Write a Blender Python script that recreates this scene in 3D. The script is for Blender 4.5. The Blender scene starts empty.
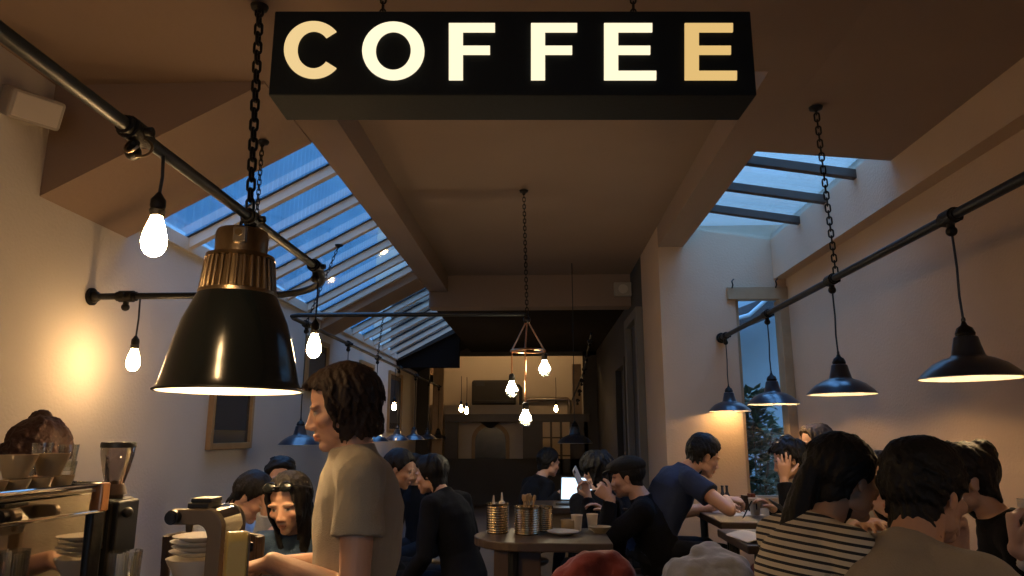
import bpy, bmesh, math, random
import numpy as np
from mathutils import Vector, Matrix, noise as mnoise
random.seed(7); rng = np.random.default_rng(7)
SC = bpy.context.scene; COL = SC.collection
R = math.radians
# ------------------------------------------------------------------ camera
FPX, VX, VY, CH = 700.0, 540.0, 434.0, 1.45
PIT = math.atan((VY-288)/FPX); YAW = math.atan((VX-512)/FPX*math.cos(PIT))
_f = np.array([-math.sin(YAW)*math.cos(PIT), math.cos(YAW)*math.cos(PIT), math.sin(PIT)])
_r = np.array([math.cos(YAW), math.sin(YAW), 0.0]); _u = np.cross(_r, _f)
def at(px, py, Y=None, X=None, Z=None):
    d = _f+_r*(px-512)/FPX-_u*(py-288)/FPX
    k = Y/d[1] if Y is not None else (X/d[0] if X is not None else (Z-CH)/d[2])
    return d*k+np.array([0, 0, CH])
cam = bpy.data.cameras.new('camera'); co = bpy.data.objects.new('camera', cam); COL.objects.link(co)
cam.sensor_width = 36; cam.lens = FPX/1024*36; cam.clip_start = .05
co.matrix_world = Matrix(((_r[0], _u[0], -_f[0], 0), (_r[1], _u[1], -_f[1], 0), (_r[2], _u[2], -_f[2], CH), (0, 0, 0, 1)))
SC.camera = co
SC.view_settings.view_transform = 'Standard'; SC.view_settings.look = 'None'
SC.view_settings.gamma = 1; SC.view_settings.use_curve_mapping = False
SC.view_settings.exposure = 0.5
# ------------------------------------------------------------------ materials
MT = {}
def mat(name, col, rough=.6, metal=0, bump=None, var=None, emis=None, attr=None, spec=.5, coat=0, trans=None, sheen=0):
    m = bpy.data.materials.new(name); m.use_nodes = True; nt = m.node_tree; N = nt.nodes; L = nt.links
    b = N['Principled BSDF']; b.inputs['Roughness'].default_value = rough; b.inputs['Metallic'].default_value = metal
    b.inputs['Base Color'].default_value = (*col, 1); b.inputs['Specular IOR Level'].default_value = spec
    if coat: b.inputs['Coat Weight'].default_value = coat
    if sheen: b.inputs['Sheen Weight'].default_value = sheen
    tc = N.new('ShaderNodeTexCoord')
    src = None
    if attr:
        a = N.new('ShaderNodeAttribute'); a.attribute_name = attr; src = a.outputs['Color']
    if var:                       # (scale, amount, colour2)
        n = N.new('ShaderNodeTexNoise'); n.inputs['Scale'].default_value = var[0]; n.inputs['Detail'].default_value = 5
        L.new(tc.outputs['Object'], n.inputs['Vector'])
        rp = N.new('ShaderNodeMapRange'); rp.inputs[1].default_value = .35; rp.inputs[2].default_value = .7
        rp.inputs[3].default_value = 0; rp.inputs[4].default_value = var[1]
        L.new(n.outputs['Fac'], rp.inputs[0])
        mx = N.new('ShaderNodeMix'); mx.data_type = 'RGBA'
        L.new(rp.outputs[0], mx.inputs[0])
        if src is not None: L.new(src, mx.inputs[6])
        else: mx.inputs[6].default_value = (*col, 1)
        mx.inputs[7].default_value = (*var[2], 1); src = mx.outputs[2]
    if src is not None: L.new(src, b.inputs['Base Color'])
    if bump:
        n = N.new('ShaderNodeTexNoise'); n.inputs['Scale'].default_value = bump[0]; n.inputs['Detail'].default_value = 4
        L.new(tc.outputs['Object'], n.inputs['Vector'])
        bp = N.new('ShaderNodeBump'); bp.inputs['Strength'].default_value = bump[1]; bp.inputs['Distance'].default_value = .01
        L.new(n.outputs['Fac'], bp.inputs['Height']); L.new(bp.outputs[0], b.inputs['Normal'])
    if emis:
        b.inputs['Emission Color'].default_value = (*emis[0], 1); b.inputs['Emission Strength'].default_value = emis[1]
    MT[name] = m; return m
def glass(name, tint, refl=.5, rough=.05):
    m = bpy.data.materials.new(name); m.use_nodes = True; nt = m.node_tree; N = nt.nodes; L = nt.links
    N.remove(N['Principled BSDF']); o = N['Material Output']
    t = N.new('ShaderNodeBsdfTransparent'); t.inputs[0].default_value = (*tint, 1)
    g = N.new('ShaderNodeBsdfGlossy'); g.inputs['Roughness'].default_value = rough
    fr = N.new('ShaderNodeLayerWeight'); fr.inputs[0].default_value = refl
    mp = N.new('ShaderNodeMath'); mp.operation = 'MULTIPLY'; mp.inputs[1].default_value = .6
    L.new(fr.outputs['Fresnel'], mp.inputs[0])
    mx = N.new('ShaderNodeMixShader'); L.new(mp.outputs[0], mx.inputs[0]); L.new(t.outputs[0], mx.inputs[1]); L.new(g.outputs[0], mx.inputs[2])
    L.new(mx.outputs[0], o.inputs[0]); MT[name] = m; return m
def emit(name, col, s):
    m = bpy.data.materials.new(name); m.use_nodes = True; nt = m.node_tree; N = nt.nodes
    N.remove(N['Principled BSDF']); e = N.new('ShaderNodeEmission'); e.inputs[0].default_value = (*col, 1); e.inputs[1].default_value = s
    nt.links.new(e.outputs[0], N['Material Output'].inputs[0]); MT[name] = m; return m
WARM = (1.0, .62, .28)
mat('plaster', (.58, .52, .45), .9, bump=(60, .25), var=(3, .25, (.50, .44, .37)))
mat('plaster_r', (.54, .38, .25), .9, bump=(60, .25), var=(3, .3, (.46, .325, .21)))
mat('ceil', (.30, .205, .145), .9, bump=(40, .15), var=(1.6, .35, (.24, .165, .115)))
mat('trimp', (.60, .52, .42), .7, var=(4, .2, (.5, .42, .33)))
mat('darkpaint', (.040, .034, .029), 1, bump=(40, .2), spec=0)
mat('brownblack', (.010, .008, .007), 1, spec=0)  # near-black brown base colour for the rear bulkhead
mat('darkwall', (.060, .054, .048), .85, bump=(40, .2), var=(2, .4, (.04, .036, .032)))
mat('midgrey', (.16, .15, .14), .8, bump=(40, .2))
mat('floor', (.06, .045, .035), .6, var=(6, .6, (.04, .03, .022)))
mat('blackmetal', (.008, .009, .010), .45, 0, bump=(90, .08), spec=.35)
mat('enamel', (.006, .008, .009), .2, 0, coat=.12, spec=.4)
mat('bluenamel', (.02, .025, .035), .3, 0, coat=.3)
mat('whitein', (.85, .82, .76), .5)
mat('castiron', (.02, .018, .016), .5, .7, bump=(120, .2))
mat('steel', (.33, .30, .27), .3, 1)
mat('chrome', (.75, .74, .72), .06, 1)
mat('mirror', (.50, .48, .46), .04, 1)
mat('brass', (.34, .255, .16), .3, 1, bump=(80, .1), var=(12, .6, (.20, .14, .08)))
mat('copper', (.55, .30, .17), .3, 1)
mat('wood', (.075, .043, .026), .5, var=(9, .7, (.045, .025, .014)))
mat('palewood', (.38, .25, .13), .55, var=(9, .6, (.28, .17, .08)))
mat('darkwood', (.05, .032, .022), .45, var=(9, .6, (.03, .02, .014)))
mat('cream', (.62, .46, .14), .35, var=(14, .5, (.5, .36, .10)), coat=.3)
mat('tan', (.22, .16, .10), .4, .3, var=(14, .4, (.16, .11, .07)))
mat('porcelain', (.68, .62, .52), .2, coat=.4)
mat('cupglaze', (.36, .27, .15), .3, coat=.3, var=(18, .5, (.27, .19, .10)))
mat('paper', (.62, .57, .50), .8)
mat('papercup', (.60, .52, .42), .7)
mat('blackplastic', (.012, .012, .013), .4)
mat('charcoal', (.03, .03, .032), .7)
mat('plasticbox', (.40, .34, .27), .5)
mat('frame', (.34, .20, .08), .45, var=(10, .5, (.22, .12, .05)))
mat('picture', (.02, .022, .026), .25, var=(7, .8, (.05, .055, .06)))
mat('signbox', (.008, .011, .013), .7, bump=(70, .1), spec=.25)
mat('corrug', (.34, .62, .80), .7, var=(.9, .5, (.22, .44, .60)))
mat('courtwall', (.30, .40, .47), .9, var=(1.5, .5, (.22, .31, .37)))
mat('slate', (.03, .035, .045), .6)
mat('leaf', (.035, .085, .05), .6, var=(8, .7, (.02, .05, .03)))
mat('redcloth', (.15, .012, .008), .85, bump=(40, .4), sheen=.3)
mat('greycloth', (.22, .22, .23), .9, bump=(40, .5), sheen=.3)
mat('orangecloth', (.22, .06, .025), .85, bump=(40, .4))
glass('glass', (.93, .95, .95), .45)
glass('skyglass', (.80, .90, .96), .30, .08)
glass('hopper', (.82, .78, .76), .45)
emit('bulb', WARM, 95); emit('bulb_hot', (1, .80, .5), 60); emit('bulb_small', (1, .62, .27), 60); emit('shadebulb', (1, .66, .32), 170)
emit('bulb_rear_fill', (1, .62, .27), 150); glass('pane', (.95, .93, .88), .12)
emit('screen', (.55, .78, 1.0), 1.6)
emit('let_a', (1, .72, .33), .62); emit('let_b', (1, .86, .58), .86); emit('let_c', (1, .66, .24), .55)  # hot-centre tube glow put into per-letter emission, end letters yellower and dimmer
# ------------------------------------------------------------------ object helpers
def tag(o, label, cat, group=None):
    o['label'] = label; o['category'] = cat
    if group: o['group'] = group
    return o
def thing(name, label, cat, loc=(0, 0, 0), rz=0, group=None):
    o = bpy.data.objects.new(name, None); COL.objects.link(o); o.empty_display_size = .1
    o.location = loc; o.rotation_euler = (0, 0, rz); return tag(o, label, cat, group)
class MB:
    def __init__(s): s.v = []; s.f = []
    def add(s, vf, M=None):
        v, f = vf; o = len(s.v)
        if M is not None: v = [tuple(M @ Vector(p)) for p in v]
        s.v += [tuple(map(float, p)) for p in v]; s.f += [tuple(i+o for i in q) for q in f]; return s
    def build(s, name, m, parent=None, smooth=35, bevel=0, loc=None, rz=None):
        me = bpy.data.meshes.new(name); me.from_pydata(s.v, [], s.f); me.update()
        return link(name, me, m, parent, smooth, bevel, loc, rz)
def link(name, me, m, parent=None, smooth=35, bevel=0, loc=None, rz=None):
    if m is not None:
        for q in (m if isinstance(m, (list, tuple)) else [m]): me.materials.append(MT[q])
    if smooth:
        me.polygons.foreach_set('use_smooth', [True]*len(me.polygons))
        if smooth < 180: me.set_sharp_from_angle(angle=R(smooth))
    o = bpy.data.objects.new(name, me); COL.objects.link(o)
    if parent: o.parent = parent
    if loc is not None: o.location = loc
    if rz is not None: o.rotation_euler = (0, 0, rz)
    if bevel:
        b = o.modifiers.new('bevel', 'BEVEL'); b.width = bevel; b.segments = 2; b.limit_method = 'ANGLE'
    return o
def struct(o): o['kind'] = 'structure'; return o
def copy_tree(o, parent=None):
    c = o.copy(); COL.objects.link(c)
    if parent: c.parent = parent
    for ch in list(o.children): copy_tree(ch, c)
    return c
def box(x0, x1, y0, y1, z0, z1):
    v = [(x, y, z) for x in (x0, x1) for y in (y0, y1) for z in (z0, z1)]
    return v, [(0, 1, 3, 2), (4, 6, 7, 5), (0, 4, 5, 1), (2, 3, 7, 6), (0, 2, 6, 4), (1, 5, 7, 3)]
def cbox(c, s): return box(c[0]-s[0]/2, c[0]+s[0]/2, c[1]-s[1]/2, c[1]+s[1]/2, c[2]-s[2]/2, c[2]+s[2]/2)
def prism(poly, axis, a, b):      # poly in the other two axes, extruded along axis
    n = len(poly); v = []
    for t in (a, b):
        for p in poly:
            v.append((t, *p) if axis == 0 else ((p[0], t, p[1]) if axis == 1 else (*p, t)))
    f = [tuple(range(n)), tuple(range(2*n-1, n-1, -1))]+[(i, i+n, (i+1) % n+n, (i+1) % n) for i in range(n)]
    return v, f
def lathe(prof, seg=32, c=(0, 0, 0)):   # profile (r,z) list, closed caps where r>0 at ends
    v = []; f = []; n = len(prof)
    for r, z in prof:
        for k in range(seg):
            a = 2*math.pi*k/seg; v.append((c[0]+r*math.cos(a), c[1]+r*math.sin(a), c[2]+z))
    for i in range(n-1):
        for k in range(seg):
            k2 = (k+1) % seg; f.append((i*seg+k, i*seg+k2, (i+1)*seg+k2, (i+1)*seg+k))
    if prof[0][0] > 1e-4: f.append(tuple(reversed(range(seg))))
    if prof[-1][0] > 1e-4: f.append(tuple(range((n-1)*seg, n*seg)))
    return v, f
def shell(prof, t, seg=40, c=(0, 0, 0)):  # open revolved shell with thickness t (outer profile top->bottom)
    inn = [(max(r-t, .001), z-(t if i == 0 else 0)) for i, (r, z) in enumerate(prof)][::-1]
    return lathe(prof+inn, seg, c)
def frame_axes(d):
    d = Vector(d).normalized(); a = Vector((0, 0, 1)) if abs(d.z) < .9 else Vector((1, 0, 0))
    x = d.cross(a).normalized(); return x, d.cross(x).normalized(), d
def tube(pts, r, seg=10, cap=True):
    pts = [Vector(p) for p in pts]; n = len(pts); rs = r if isinstance(r, (list, tuple)) else [r]*n
    v = []; f = []; x = None
    for i, p in enumerate(pts):
        d = (pts[min(i+1, n-1)]-pts[max(i-1, 0)]).normalized()
        if x is None: x, y, _ = frame_axes(d)
        else:
            x = (x-d*x.dot(d)).normalized(); y = d.cross(x)
        for k in range(seg):
            a = 2*math.pi*k/seg; v.append(tuple(p+(x*math.cos(a)+y*math.sin(a))*rs[i]))
    for i in range(n-1):
        for k in range(seg):
            k2 = (k+1) % seg; f.append((i*seg+k, i*seg+k2, (i+1)*seg+k2, (i+1)*seg+k))
    if cap: f += [tuple(reversed(range(seg))), tuple(range((n-1)*seg, n*seg))]
    return v, f
def torus(c, Rr, r, M=None, seg=20, s2=8, stretch=0):
    v = []; f = []
    for i in range(seg):
        a = 2*math.pi*i/seg
        ca, sa = math.cos(a), math.sin(a)
        off = stretch*(1 if ca >= 0 else -1)
        for k in range(s2):
            b = 2*math.pi*k/s2
            p = Vector((r*math.sin(b), (Rr+r*math.cos(b))*sa, (Rr+r*math.cos(b))*ca+off))
            if M is not None: p = M @ p
            v.append((p.x+c[0], p.y+c[1], p.z+c[2]))
    for i in range(seg):
        for k in range(s2):
            f.append((i*s2+k, ((i+1) % seg)*s2+k, ((i+1) % seg)*s2+(k+1) % s2, i*s2+(k+1) % s2))
    return v, f
def ball(c, rad, M=None, u=20, w=12):
    rad = (rad,)*3 if not hasattr(rad, '__len__') else rad
    v = []; f = []
    for i in range(w+1):
        th = math.pi*i/w
        for k in range(u):
            a = 2*math.pi*k/u
            p = Vector((rad[0]*math.sin(th)*math.cos(a), rad[1]*math.sin(th)*math.sin(a), rad[2]*math.cos(th)))
            if M is not None: p = M @ p
            v.append((p.x+c[0], p.y+c[1], p.z+c[2]))
    for i in range(w):
        for k in range(u):
            k2 = (k+1) % u; f.append((i*u+k, (i+1)*u+k, (i+1)*u+k2, i*u+k2))
    return v, f
def cyl(p0, p1, r, seg=16): return tube([p0, p1], r, seg)
# ------------------------------------------------------------------ setting
WL, WR, WU = -2.27, 2.13, 2.03      # left wall, right wall, right upper ledge face
PF = .20                            # raised dining floor
def S(name, vf, m, bevel=0, smooth=0):
    mb = MB()
    for q in (vf if isinstance(vf, list) else [vf]): mb.add(q)
    return struct(mb.build(name, m, None, smooth, bevel))
S('floor', box(-2.6, 2.5, -1.6, 18, -.1, 0), 'floor')
S('floor_dining', [prism([(.05, -1.5), (2.13, -1.5), (2.13, 17.9), (-2.27, 17.9), (-2.27, 2.75), (-1.35, 2.75), (-1.35, 2.02), (-.74, 2.02), (-.74, 2.62), (.05, 2.62)], 2, 0, PF)], 'floor')
S('wall_left', [box(WL-.15, WL, -1.6, 3.02, 0, 3.06), box(WL-.15, WL, 3.02, 18, 0, 2.67)], 'plaster')
S('wall_right', [box(WR, WR+.15, -1.6, 6.15, 0, 2.78)], 'plaster_r')
S('trim_1', prism([(WU, 2.76), (WU, 3.16), (WR+.15, 3.16), (WR+.15, 2.76)], 1, -1.6, 6.0), 'plaster_r')
# cross wall with the narrow window, X 1.05..2.13 at Y 6
wx0, wx1, wz0, wz1 = 1.69, 2.09, .95, 2.60
S('wall_cross', [box(1.05, wx0, 6, 6.16, 0, 3.25), box(wx0, WR+.15, 6, 6.16, wz1, 3.25), box(wx0, wx1, 6, 6.16, 0, wz0), box(wx1, WR+.15, 6, 6.16, 0, wz1)], 'plaster_r')
S('wall_corridor', box(1.05, 1.2, 6.16, 7.05, 0, 3.25), 'plaster_r')
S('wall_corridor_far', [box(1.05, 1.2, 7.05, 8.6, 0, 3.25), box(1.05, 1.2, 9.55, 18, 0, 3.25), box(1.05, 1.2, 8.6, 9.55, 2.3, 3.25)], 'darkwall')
S('wall_front', [box(-2.4, -1.2, -1.75, -1.6, 0, 3.1), box(1.2, 2.3, -1.75, -1.6, 0, 3.1), box(-1.2, 1.2, -1.75, -1.6, 0, 1.2), box(-1.2, 1.2, -1.75, -1.6, 2.4, 3.1)], 'plaster')
w = S('fill_window', box(-1.2, 1.2, -1.70, -1.69, 1.2, 2.4), 'skyglass')  # unseen window added behind the camera to let in bluish fill light
mb = MB()
for x in (-1.17, -.02, 1.13): mb.add(box(x, x+.04, -1.73, -1.66, 1.2, 2.4))
mb.add(box(-1.2, 1.2, -1.73, -1.66, 1.2, 1.24)).add(box(-1.2, 1.2, -1.73, -1.66, 2.36, 2.4)).build('window_frame', 'darkwood', w, 0)
# ceilings
S('ceiling', [box(-2.42, 1.27, -1.75, 2.95, 3.06, 3.2)], 'ceil')
S('ceiling_main', [box(-1.05, 1.05, 2.95, 7.9, 3.25, 3.4)], 'ceil')
S('trim_2', [box(-1.27, -1.05, 2.95, 7.9, 3.06, 3.40)], 'ceil')
S('trim_3', [box(1.05, 1.27, 2.95, 6.0, 3.06, 3.40)], 'ceil')
S('trim_4', [box(-1.27, 1.05, 7.9, 8.15, 2.88, 3.4)], 'ceil')
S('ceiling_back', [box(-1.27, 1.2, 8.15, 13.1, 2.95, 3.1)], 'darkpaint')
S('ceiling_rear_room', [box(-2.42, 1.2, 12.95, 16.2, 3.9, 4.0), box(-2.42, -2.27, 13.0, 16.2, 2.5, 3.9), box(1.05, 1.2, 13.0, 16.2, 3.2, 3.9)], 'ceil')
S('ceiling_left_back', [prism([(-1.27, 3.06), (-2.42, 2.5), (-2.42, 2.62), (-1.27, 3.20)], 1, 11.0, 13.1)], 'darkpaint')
# left: fascia and sloping soffit strips between the two skylights
sl = (3.05-2.51)/1.0
S('trim_5', prism([(-1.27, 3.07), (-2.27, 3.07), (-2.27, 2.51), (-1.27, 3.05)], 1, 2.95, 3.02), 'ceil')
for n, (a, b) in enumerate(((3.02, 3.64), (7.12, 7.6))):
    S('ceiling_slope_%d' % (n+1), prism([(-1.27, 3.05), (-2.27, 2.51), (-2.27, 2.67), (-1.27, 3.21)], 1, a, b), 'ceil')
S('ceiling_slope_3', prism([(1.27, 3.06), (2.03, 2.99), (2.03, 3.10), (1.27, 3.20)], 1, -1.75, 3.88), 'ceil')
# left skylights
def skylight(name, y0, y1, bars):
    g = S(name, prism([(-1.25, 3.235), (-2.40, 2.613), (-2.40, 2.625), (-1.25, 3.247)], 1, y0, y1), 'skyglass')
    for y in bars:
        struct(MB().add(prism([(-1.26, 3.22), (-2.27, 2.675), (-2.27, 2.60), (-1.26, 3.145)], 1, y-.026, y+.026)).build('rafter', 'trimp', g, 0, .004))
        struct(MB().add(prism([(-1.255, 3.231), (-2.27, 2.682), (-2.27, 2.672), (-1.255, 3.221)], 1, y-.04, y+.04)).build('glazing_bar', 'blackplastic', g, 0))
    struct(MB().add(prism([(WL-.13, 2.60), (WL+.03, 2.60), (WL+.03, 2.68), (WL-.13, 2.68)], 1, y0, y1)).build('eaves_plate', 'trimp', g, 0))
skylight('window_1', 3.60, 7.14, (4.28, 4.87, 5.46, 6.05, 6.62, 7.08))
skylight('window_2', 7.58, 11.05, [7.72+.55*k for k in range(7)])
# right skylight
g = S('window_3', prism([(1.22, 3.24), (2.1, 3.10), (2.1, 3.115), (1.22, 3.255)], 1, 3.86, 6.05), 'skyglass')
for y in (4.33, 4.82, 5.32):
    struct(MB().add(prism([(1.24, 3.235), (2.05, 3.105), (2.05, 3.045), (1.24, 3.175)], 1, y-.025, y+.025)).build('rafter', 'wood', g, 0, .003))
# window in the cross wall
w = S('window_5', box(wx0, wx1, 6.10, 6.106, wz0, wz1), 'glass')
mb = MB()
mb.add(box(wx0-.07, wx1+.04, 5.965, 6.02, wz1-.02, wz1+.09)).add(box(wx1-.035, wx1+.04, 5.965, 6.12, wz0, wz1-.02))
mb.add(box(wx0, wx0+.03, 6.02, 6.13, wz0, wz1-.02)).add(box(wx0-.06, wx1+.04, 5.93, 6.12, wz0-.05, wz0))
mb.build('window_frame', 'palewood', w, 0, .004)
for x in (wx0-.03, wx1-.06):
    MB().add(tube([(x, 5.96, wz1+.08), (x, 5.93, wz1+.10), (x-.01, 5.92, wz1+.13), (x+.01, 5.93, wz1+.15)], .006)).build('curtain_hook', 'blackmetal', w)
# corridor door
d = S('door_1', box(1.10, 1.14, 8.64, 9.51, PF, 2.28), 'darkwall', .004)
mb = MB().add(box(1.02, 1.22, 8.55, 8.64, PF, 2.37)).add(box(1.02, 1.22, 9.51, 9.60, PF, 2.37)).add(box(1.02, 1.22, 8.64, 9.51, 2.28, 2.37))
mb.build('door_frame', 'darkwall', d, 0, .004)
MB().add(cyl((1.10, 8.72, 1.22), (1.05, 8.72, 1.22), .012)).add(ball((1.045, 8.72, 1.22), .028)).build('door_handle', 'brass', d)
S('trim_6', [box(.98, 1.05, 7.05, 7.17, PF, 2.62), box(.98, 1.05, 7.95, 8.07, PF, 2.62), box(.98, 1.05, 7.05, 8.07, 2.62, 2.72)], 'midgrey', .004)
# back partition at Y 13
BY = 13.0
def bx(px0, px1, py0, py1, Y, t=.1):
    a = at(px0, py1, Y=Y); b = at(px1, py0, Y=Y); return box(a[0], b[0], Y, Y+t, a[2], b[2])
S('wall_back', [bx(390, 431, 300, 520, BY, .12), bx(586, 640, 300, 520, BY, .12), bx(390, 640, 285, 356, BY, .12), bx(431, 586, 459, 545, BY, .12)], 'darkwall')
S('trim_7', [bx(431, 444, 352, 470, BY-.1, .1)], 'palewood', .004)
S('trim_8', [bx(444, 590, 414, 422, BY-.06, .16)], 'darkwood', .004)
S('trim_9', [bx(523, 541, 422, 460, BY, .12), bx(444, 458, 422, 460, BY, .12), bx(572, 588, 422, 475, BY, .12)], 'darkwood', .004)
S('trim_10', [bx(573, 581, 364, 414, BY, .10)], 'palewood', .004)
S('wall_rear_room', [box(-2.6, 2.0, 16.0, 16.2, 0, 4.0)], 'plaster')
w = S('window_6', bx(541, 572, 422, 474, BY+.03, .01), 'pane')
mb = MB()
for x in (541, 550.5, 560.5, 570.5): mb.add(bx(x, x+1.6, 422, 474, BY, .06))
for y in (437, 455, 473): mb.add(bx(541, 572, y, y+1.4, BY, .06))
mb.build('glazing_bar', 'darkwood', w, 0)
# ------------------------------------------------------------------ outside
def corr(name, x, y0, y1, z0, z1, m, n):
    mb = MB(); v = []; f = []
    for i in range(n*4+1):
        y = y0+(y1-y0)*i/(n*4); o = (0, .06, .06, 0)[i % 4]
        v += [(x+o, y, z0), (x+o, y, z1), (x-.3, y, z0), (x-.3, y, z1)]
    for i in range(n*4):
        a = 4*i; b = a+4; f += [(a, b, b+1, a+1), (a+2, a+3, b+3, b+2), (a+1, b+1, b+3, a+3), (a, a+2, b+2, b)]
    f += [(0, 1, 3, 2), (4*n*4, 4*n*4+2, 4*n*4+3, 4*n*4+1)]
    return mb.add((v, f)).build(name, m, None, 0)
nb = corr('neighbouring_building', -4.6, 2, 19, 0, 9.5, 'corrug', 80); struct(nb)
S('wall_courtyard', [box(1.2, 4.6, 9.8, 10, 0, 4.2)], 'courtwall')
S('ground_outside', box(-9, 9, -8, 22, -.3, -.11), 'floor')
ro = thing('lean_to_roof', 'dark lean-to roof edge with pipes seen through the narrow window', 'roof', (2.76, 9.1, 2.75))
MB().add(prism([(-.75, .05), (.75, .62), (.75, .40), (-.75, -.20)], 1, -.5, .55)).build('roof_slab', 'slate', ro, 0)
MB().add(tube([(-.7, -.56, -.02), (-.2, -.58, .12), (.1, -.6, .38), (.7, -.58, .6)], .025)).build('pipe', 'courtwall', ro)
def plant(loc, h, n, lab):
    r = thing('bush', lab, 'plant', loc)
    st = MB()
    for k in range(7):
        a = 2*math.pi*k/7; st.add(tube([(0, 0, 0), (.08*math.cos(a), .08*math.sin(a), h*.5), (.2*math.cos(a), .2*math.sin(a), h*(.8+.2*random.random()))], [.012, .009, .004], 6))
    st.build('stem', 'wood', r)
    lv = MB()
    for k in range(n):
        z = h*(.12+.88*random.random()); a = random.uniform(0, 6.28); rr = random.uniform(.03, .27)*(1.1-.5*z/h)
        c = Vector((rr*math.cos(a), rr*math.sin(a), z)); d = Vector((math.cos(a)+random.uniform(-.6, .6), math.sin(a)+random.uniform(-.6, .6), random.uniform(-.5, .8))).normalized()
        x, y, _ = frame_axes(d); L_, W_ = random.uniform(.09, .16), random.uniform(.03, .05)
        p = [c, c+d*L_*.5+x*W_+y*.004, c+d*L_, c+d*L_*.5-x*W_+y*.004, c+d*L_*.5-y*.006]
        lv.add(([tuple(q) for q in p], [(0, 1, 4), (1, 2, 4), (2, 3, 4), (3, 0, 4)]))
    o = lv.build('foliage', 'leaf', r, 0); o['kind'] = 'stuff'
plant((1.98, 6.75, -.1), 1.95, 1200, 'leafy green bush growing outside right behind the narrow window')
plant((2.45, 7.6, -.1), 1.6, 700, 'shorter leafy bush outside, set back by the courtyard wall')
# ------------------------------------------------------------------ chains, pipes, lamps
def chain(p0, p1, label, L=.036, r=.0032, rose=True, m='castiron'):
    p0 = Vector(p0); p1 = Vector(p1); d = p1-p0; n = max(2, round(d.length/(L*.78)))
    t = thing('chain', label, 'chain', p1)
    x, y, dd = frame_axes(-d)
    M0 = Matrix((x, y, dd)).transposed(); M1 = Matrix((y, -x, dd)).transposed()
    lk = [MB().add(torus((0, 0, 0), L*.27, r, M, 14, 6, L*.24)) for M in (M0, M1)]
    first = {}
    for k in range(n):
        pos = (p0+d*((k+.5)/n))-p1
        if k % 2 not in first: first[k % 2] = lk[k % 2].build('link', m, t, 180, 0, pos)
        else:
            c = first[k % 2].copy(); COL.objects.link(c); c.parent = t; c.location = pos
    if rose: MB().add(lathe([(.004, -.03), (.008, -.02), (.03, -.012), (.034, 0)], 16)).build('ceiling_rose', m, t, 35, 0, p0-p1)
    return t
def clamp(p, axis, m='castiron'):     # pipe fitting part
    p = Vector(p); x, y, d = frame_axes(axis); mb = MB()
    mb.add(cyl(p-d*.035, p+d*.035, .030)).add(cyl(p-d*.05, p-d*.035, .024)).add(cyl(p+d*.035, p+d*.05, .024))
    mb.add(cyl(p+Vector((0, 0, 0)), p+Vector((0, 0, -.05)), .014)).add(ball(p+Vector((0, 0, -.055)), .02)).add(cyl(p+x*.0, p+x*.045, .012))
    return mb
def pipe(label, pts, r, clamps, flanges=(), m='blackmetal'):
    p0 = Vector(pts[0]); t = thing('pipe_rail', label, 'pipe', p0)
    MB().add(tube([Vector(p)-p0 for p in pts], r, 14)).build('pipe', m, t)
    for p, ax in clamps: clamp(Vector(p)-p0, ax).build('clamp', 'castiron', t)
    for p, ax in flanges:
        p = Vector(p)-p0; x, y, d = frame_axes(ax)
        MB().add(cyl(p-d*.012, p+d*.0, .045)).add(ball(p-d*.02, .03)).build('flange', 'castiron', t)
    return t
P1X, P1Z = -1.02, 2.20
bend = [(P1X, y, P1Z) for y in (-1.2, 1.0, 2.2, 3.05)]+[(P1X+.0-.0, 3.14, P1Z-.01)]
for k in range(1, 8):
    a = R(90*k/8); bend.append((P1X-.22*(1-math.cos(a)), 3.14+.24*math.sin(a), P1Z-.01-.055*k/8))
bend += [(P1X-.26, 3.385, P1Z-.067), (-1.7, 3.39, 2.132), (WL+.02, 3.39, 2.13)]
pipe('long black conduit pipe carrying the big shade lamp, bent towards the plaster wall', bend, .017,
     [((P1X, 1.62, P1Z), (0, 1, 0)), ((P1X, 2.36, P1Z), (0, 1, 0)), ((P1X, 3.08, P1Z), (0, 1, 0)), ((-2.08, 3.39, 2.13), (1, 0, 0))], [((WL+.005, 3.39, 2.13), (-1, 0, 0))])
# loose brass wire coil round the first clamp
wl = MB().add(tube([(P1X+.02+.024*math.sin(a), 1.60+.03*math.sin(a*.7), P1Z-.045-.028*math.cos(a)) for a in [k*.35 for k in range(22)]], .0035, 6)).build('wire_coil', 'brass')
tag(wl, 'loop of loose brass wire wound round the first pipe clamp', 'wire')
P3X, P3Z = -1.84, 2.30
LY = [5.42, 6.66, 7.9, 9.15, 10.4, 11.65, 12.85]
pipe('black pipe along the skylit wall carrying the row of unlit shade lamps',
     [(-.10, 5.0, P3Z), (-1.6, 4.98, P3Z), (-1.76, 4.99, P3Z), (-1.82, 5.03, P3Z), (P3X, 5.12, P3Z), (P3X, 8, P3Z), (P3X, 12.9, P3Z)], .016,
     [((P3X, y, P3Z), (0, 1, 0)) for y in LY])
PRX, PRZ = 1.55, 2.25
RY = [at(971, 378, X=PRX)[1], at(842, 394, X=PRX)[1], at(773.5, 404, X=PRX)[1], at(730, 411, X=PRX)[1]]
pipe('long black pipe over the tables carrying four lit shade lamps', [(PRX, -1.2, PRZ), (PRX, 2.5, PRZ), (PRX, 5.98, PRZ)], .019,
     [((PRX, y, PRZ), (0, 1, 0)) for y in RY], [((PRX, 5.99, PRZ), (0, 1, 0))])
pipe('thin black pipe with a file of clamps near the bright rear post', [(.62, 8.3, 2.62), (.62, 10, 2.3), (.58, 12.6, 2.05)], .014,
     [((.62, 8.6+.62*k, 2.565-.115*k), (0, 1, 0)) for k in range(6)])
SHADE = [(.032, .155), (.040, .150), (.046, .12), (.055, .085), (.060, .078), (.085, .070), (.12, .052), (.15, .026), (.170, .004), (.174, 0)]
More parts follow.
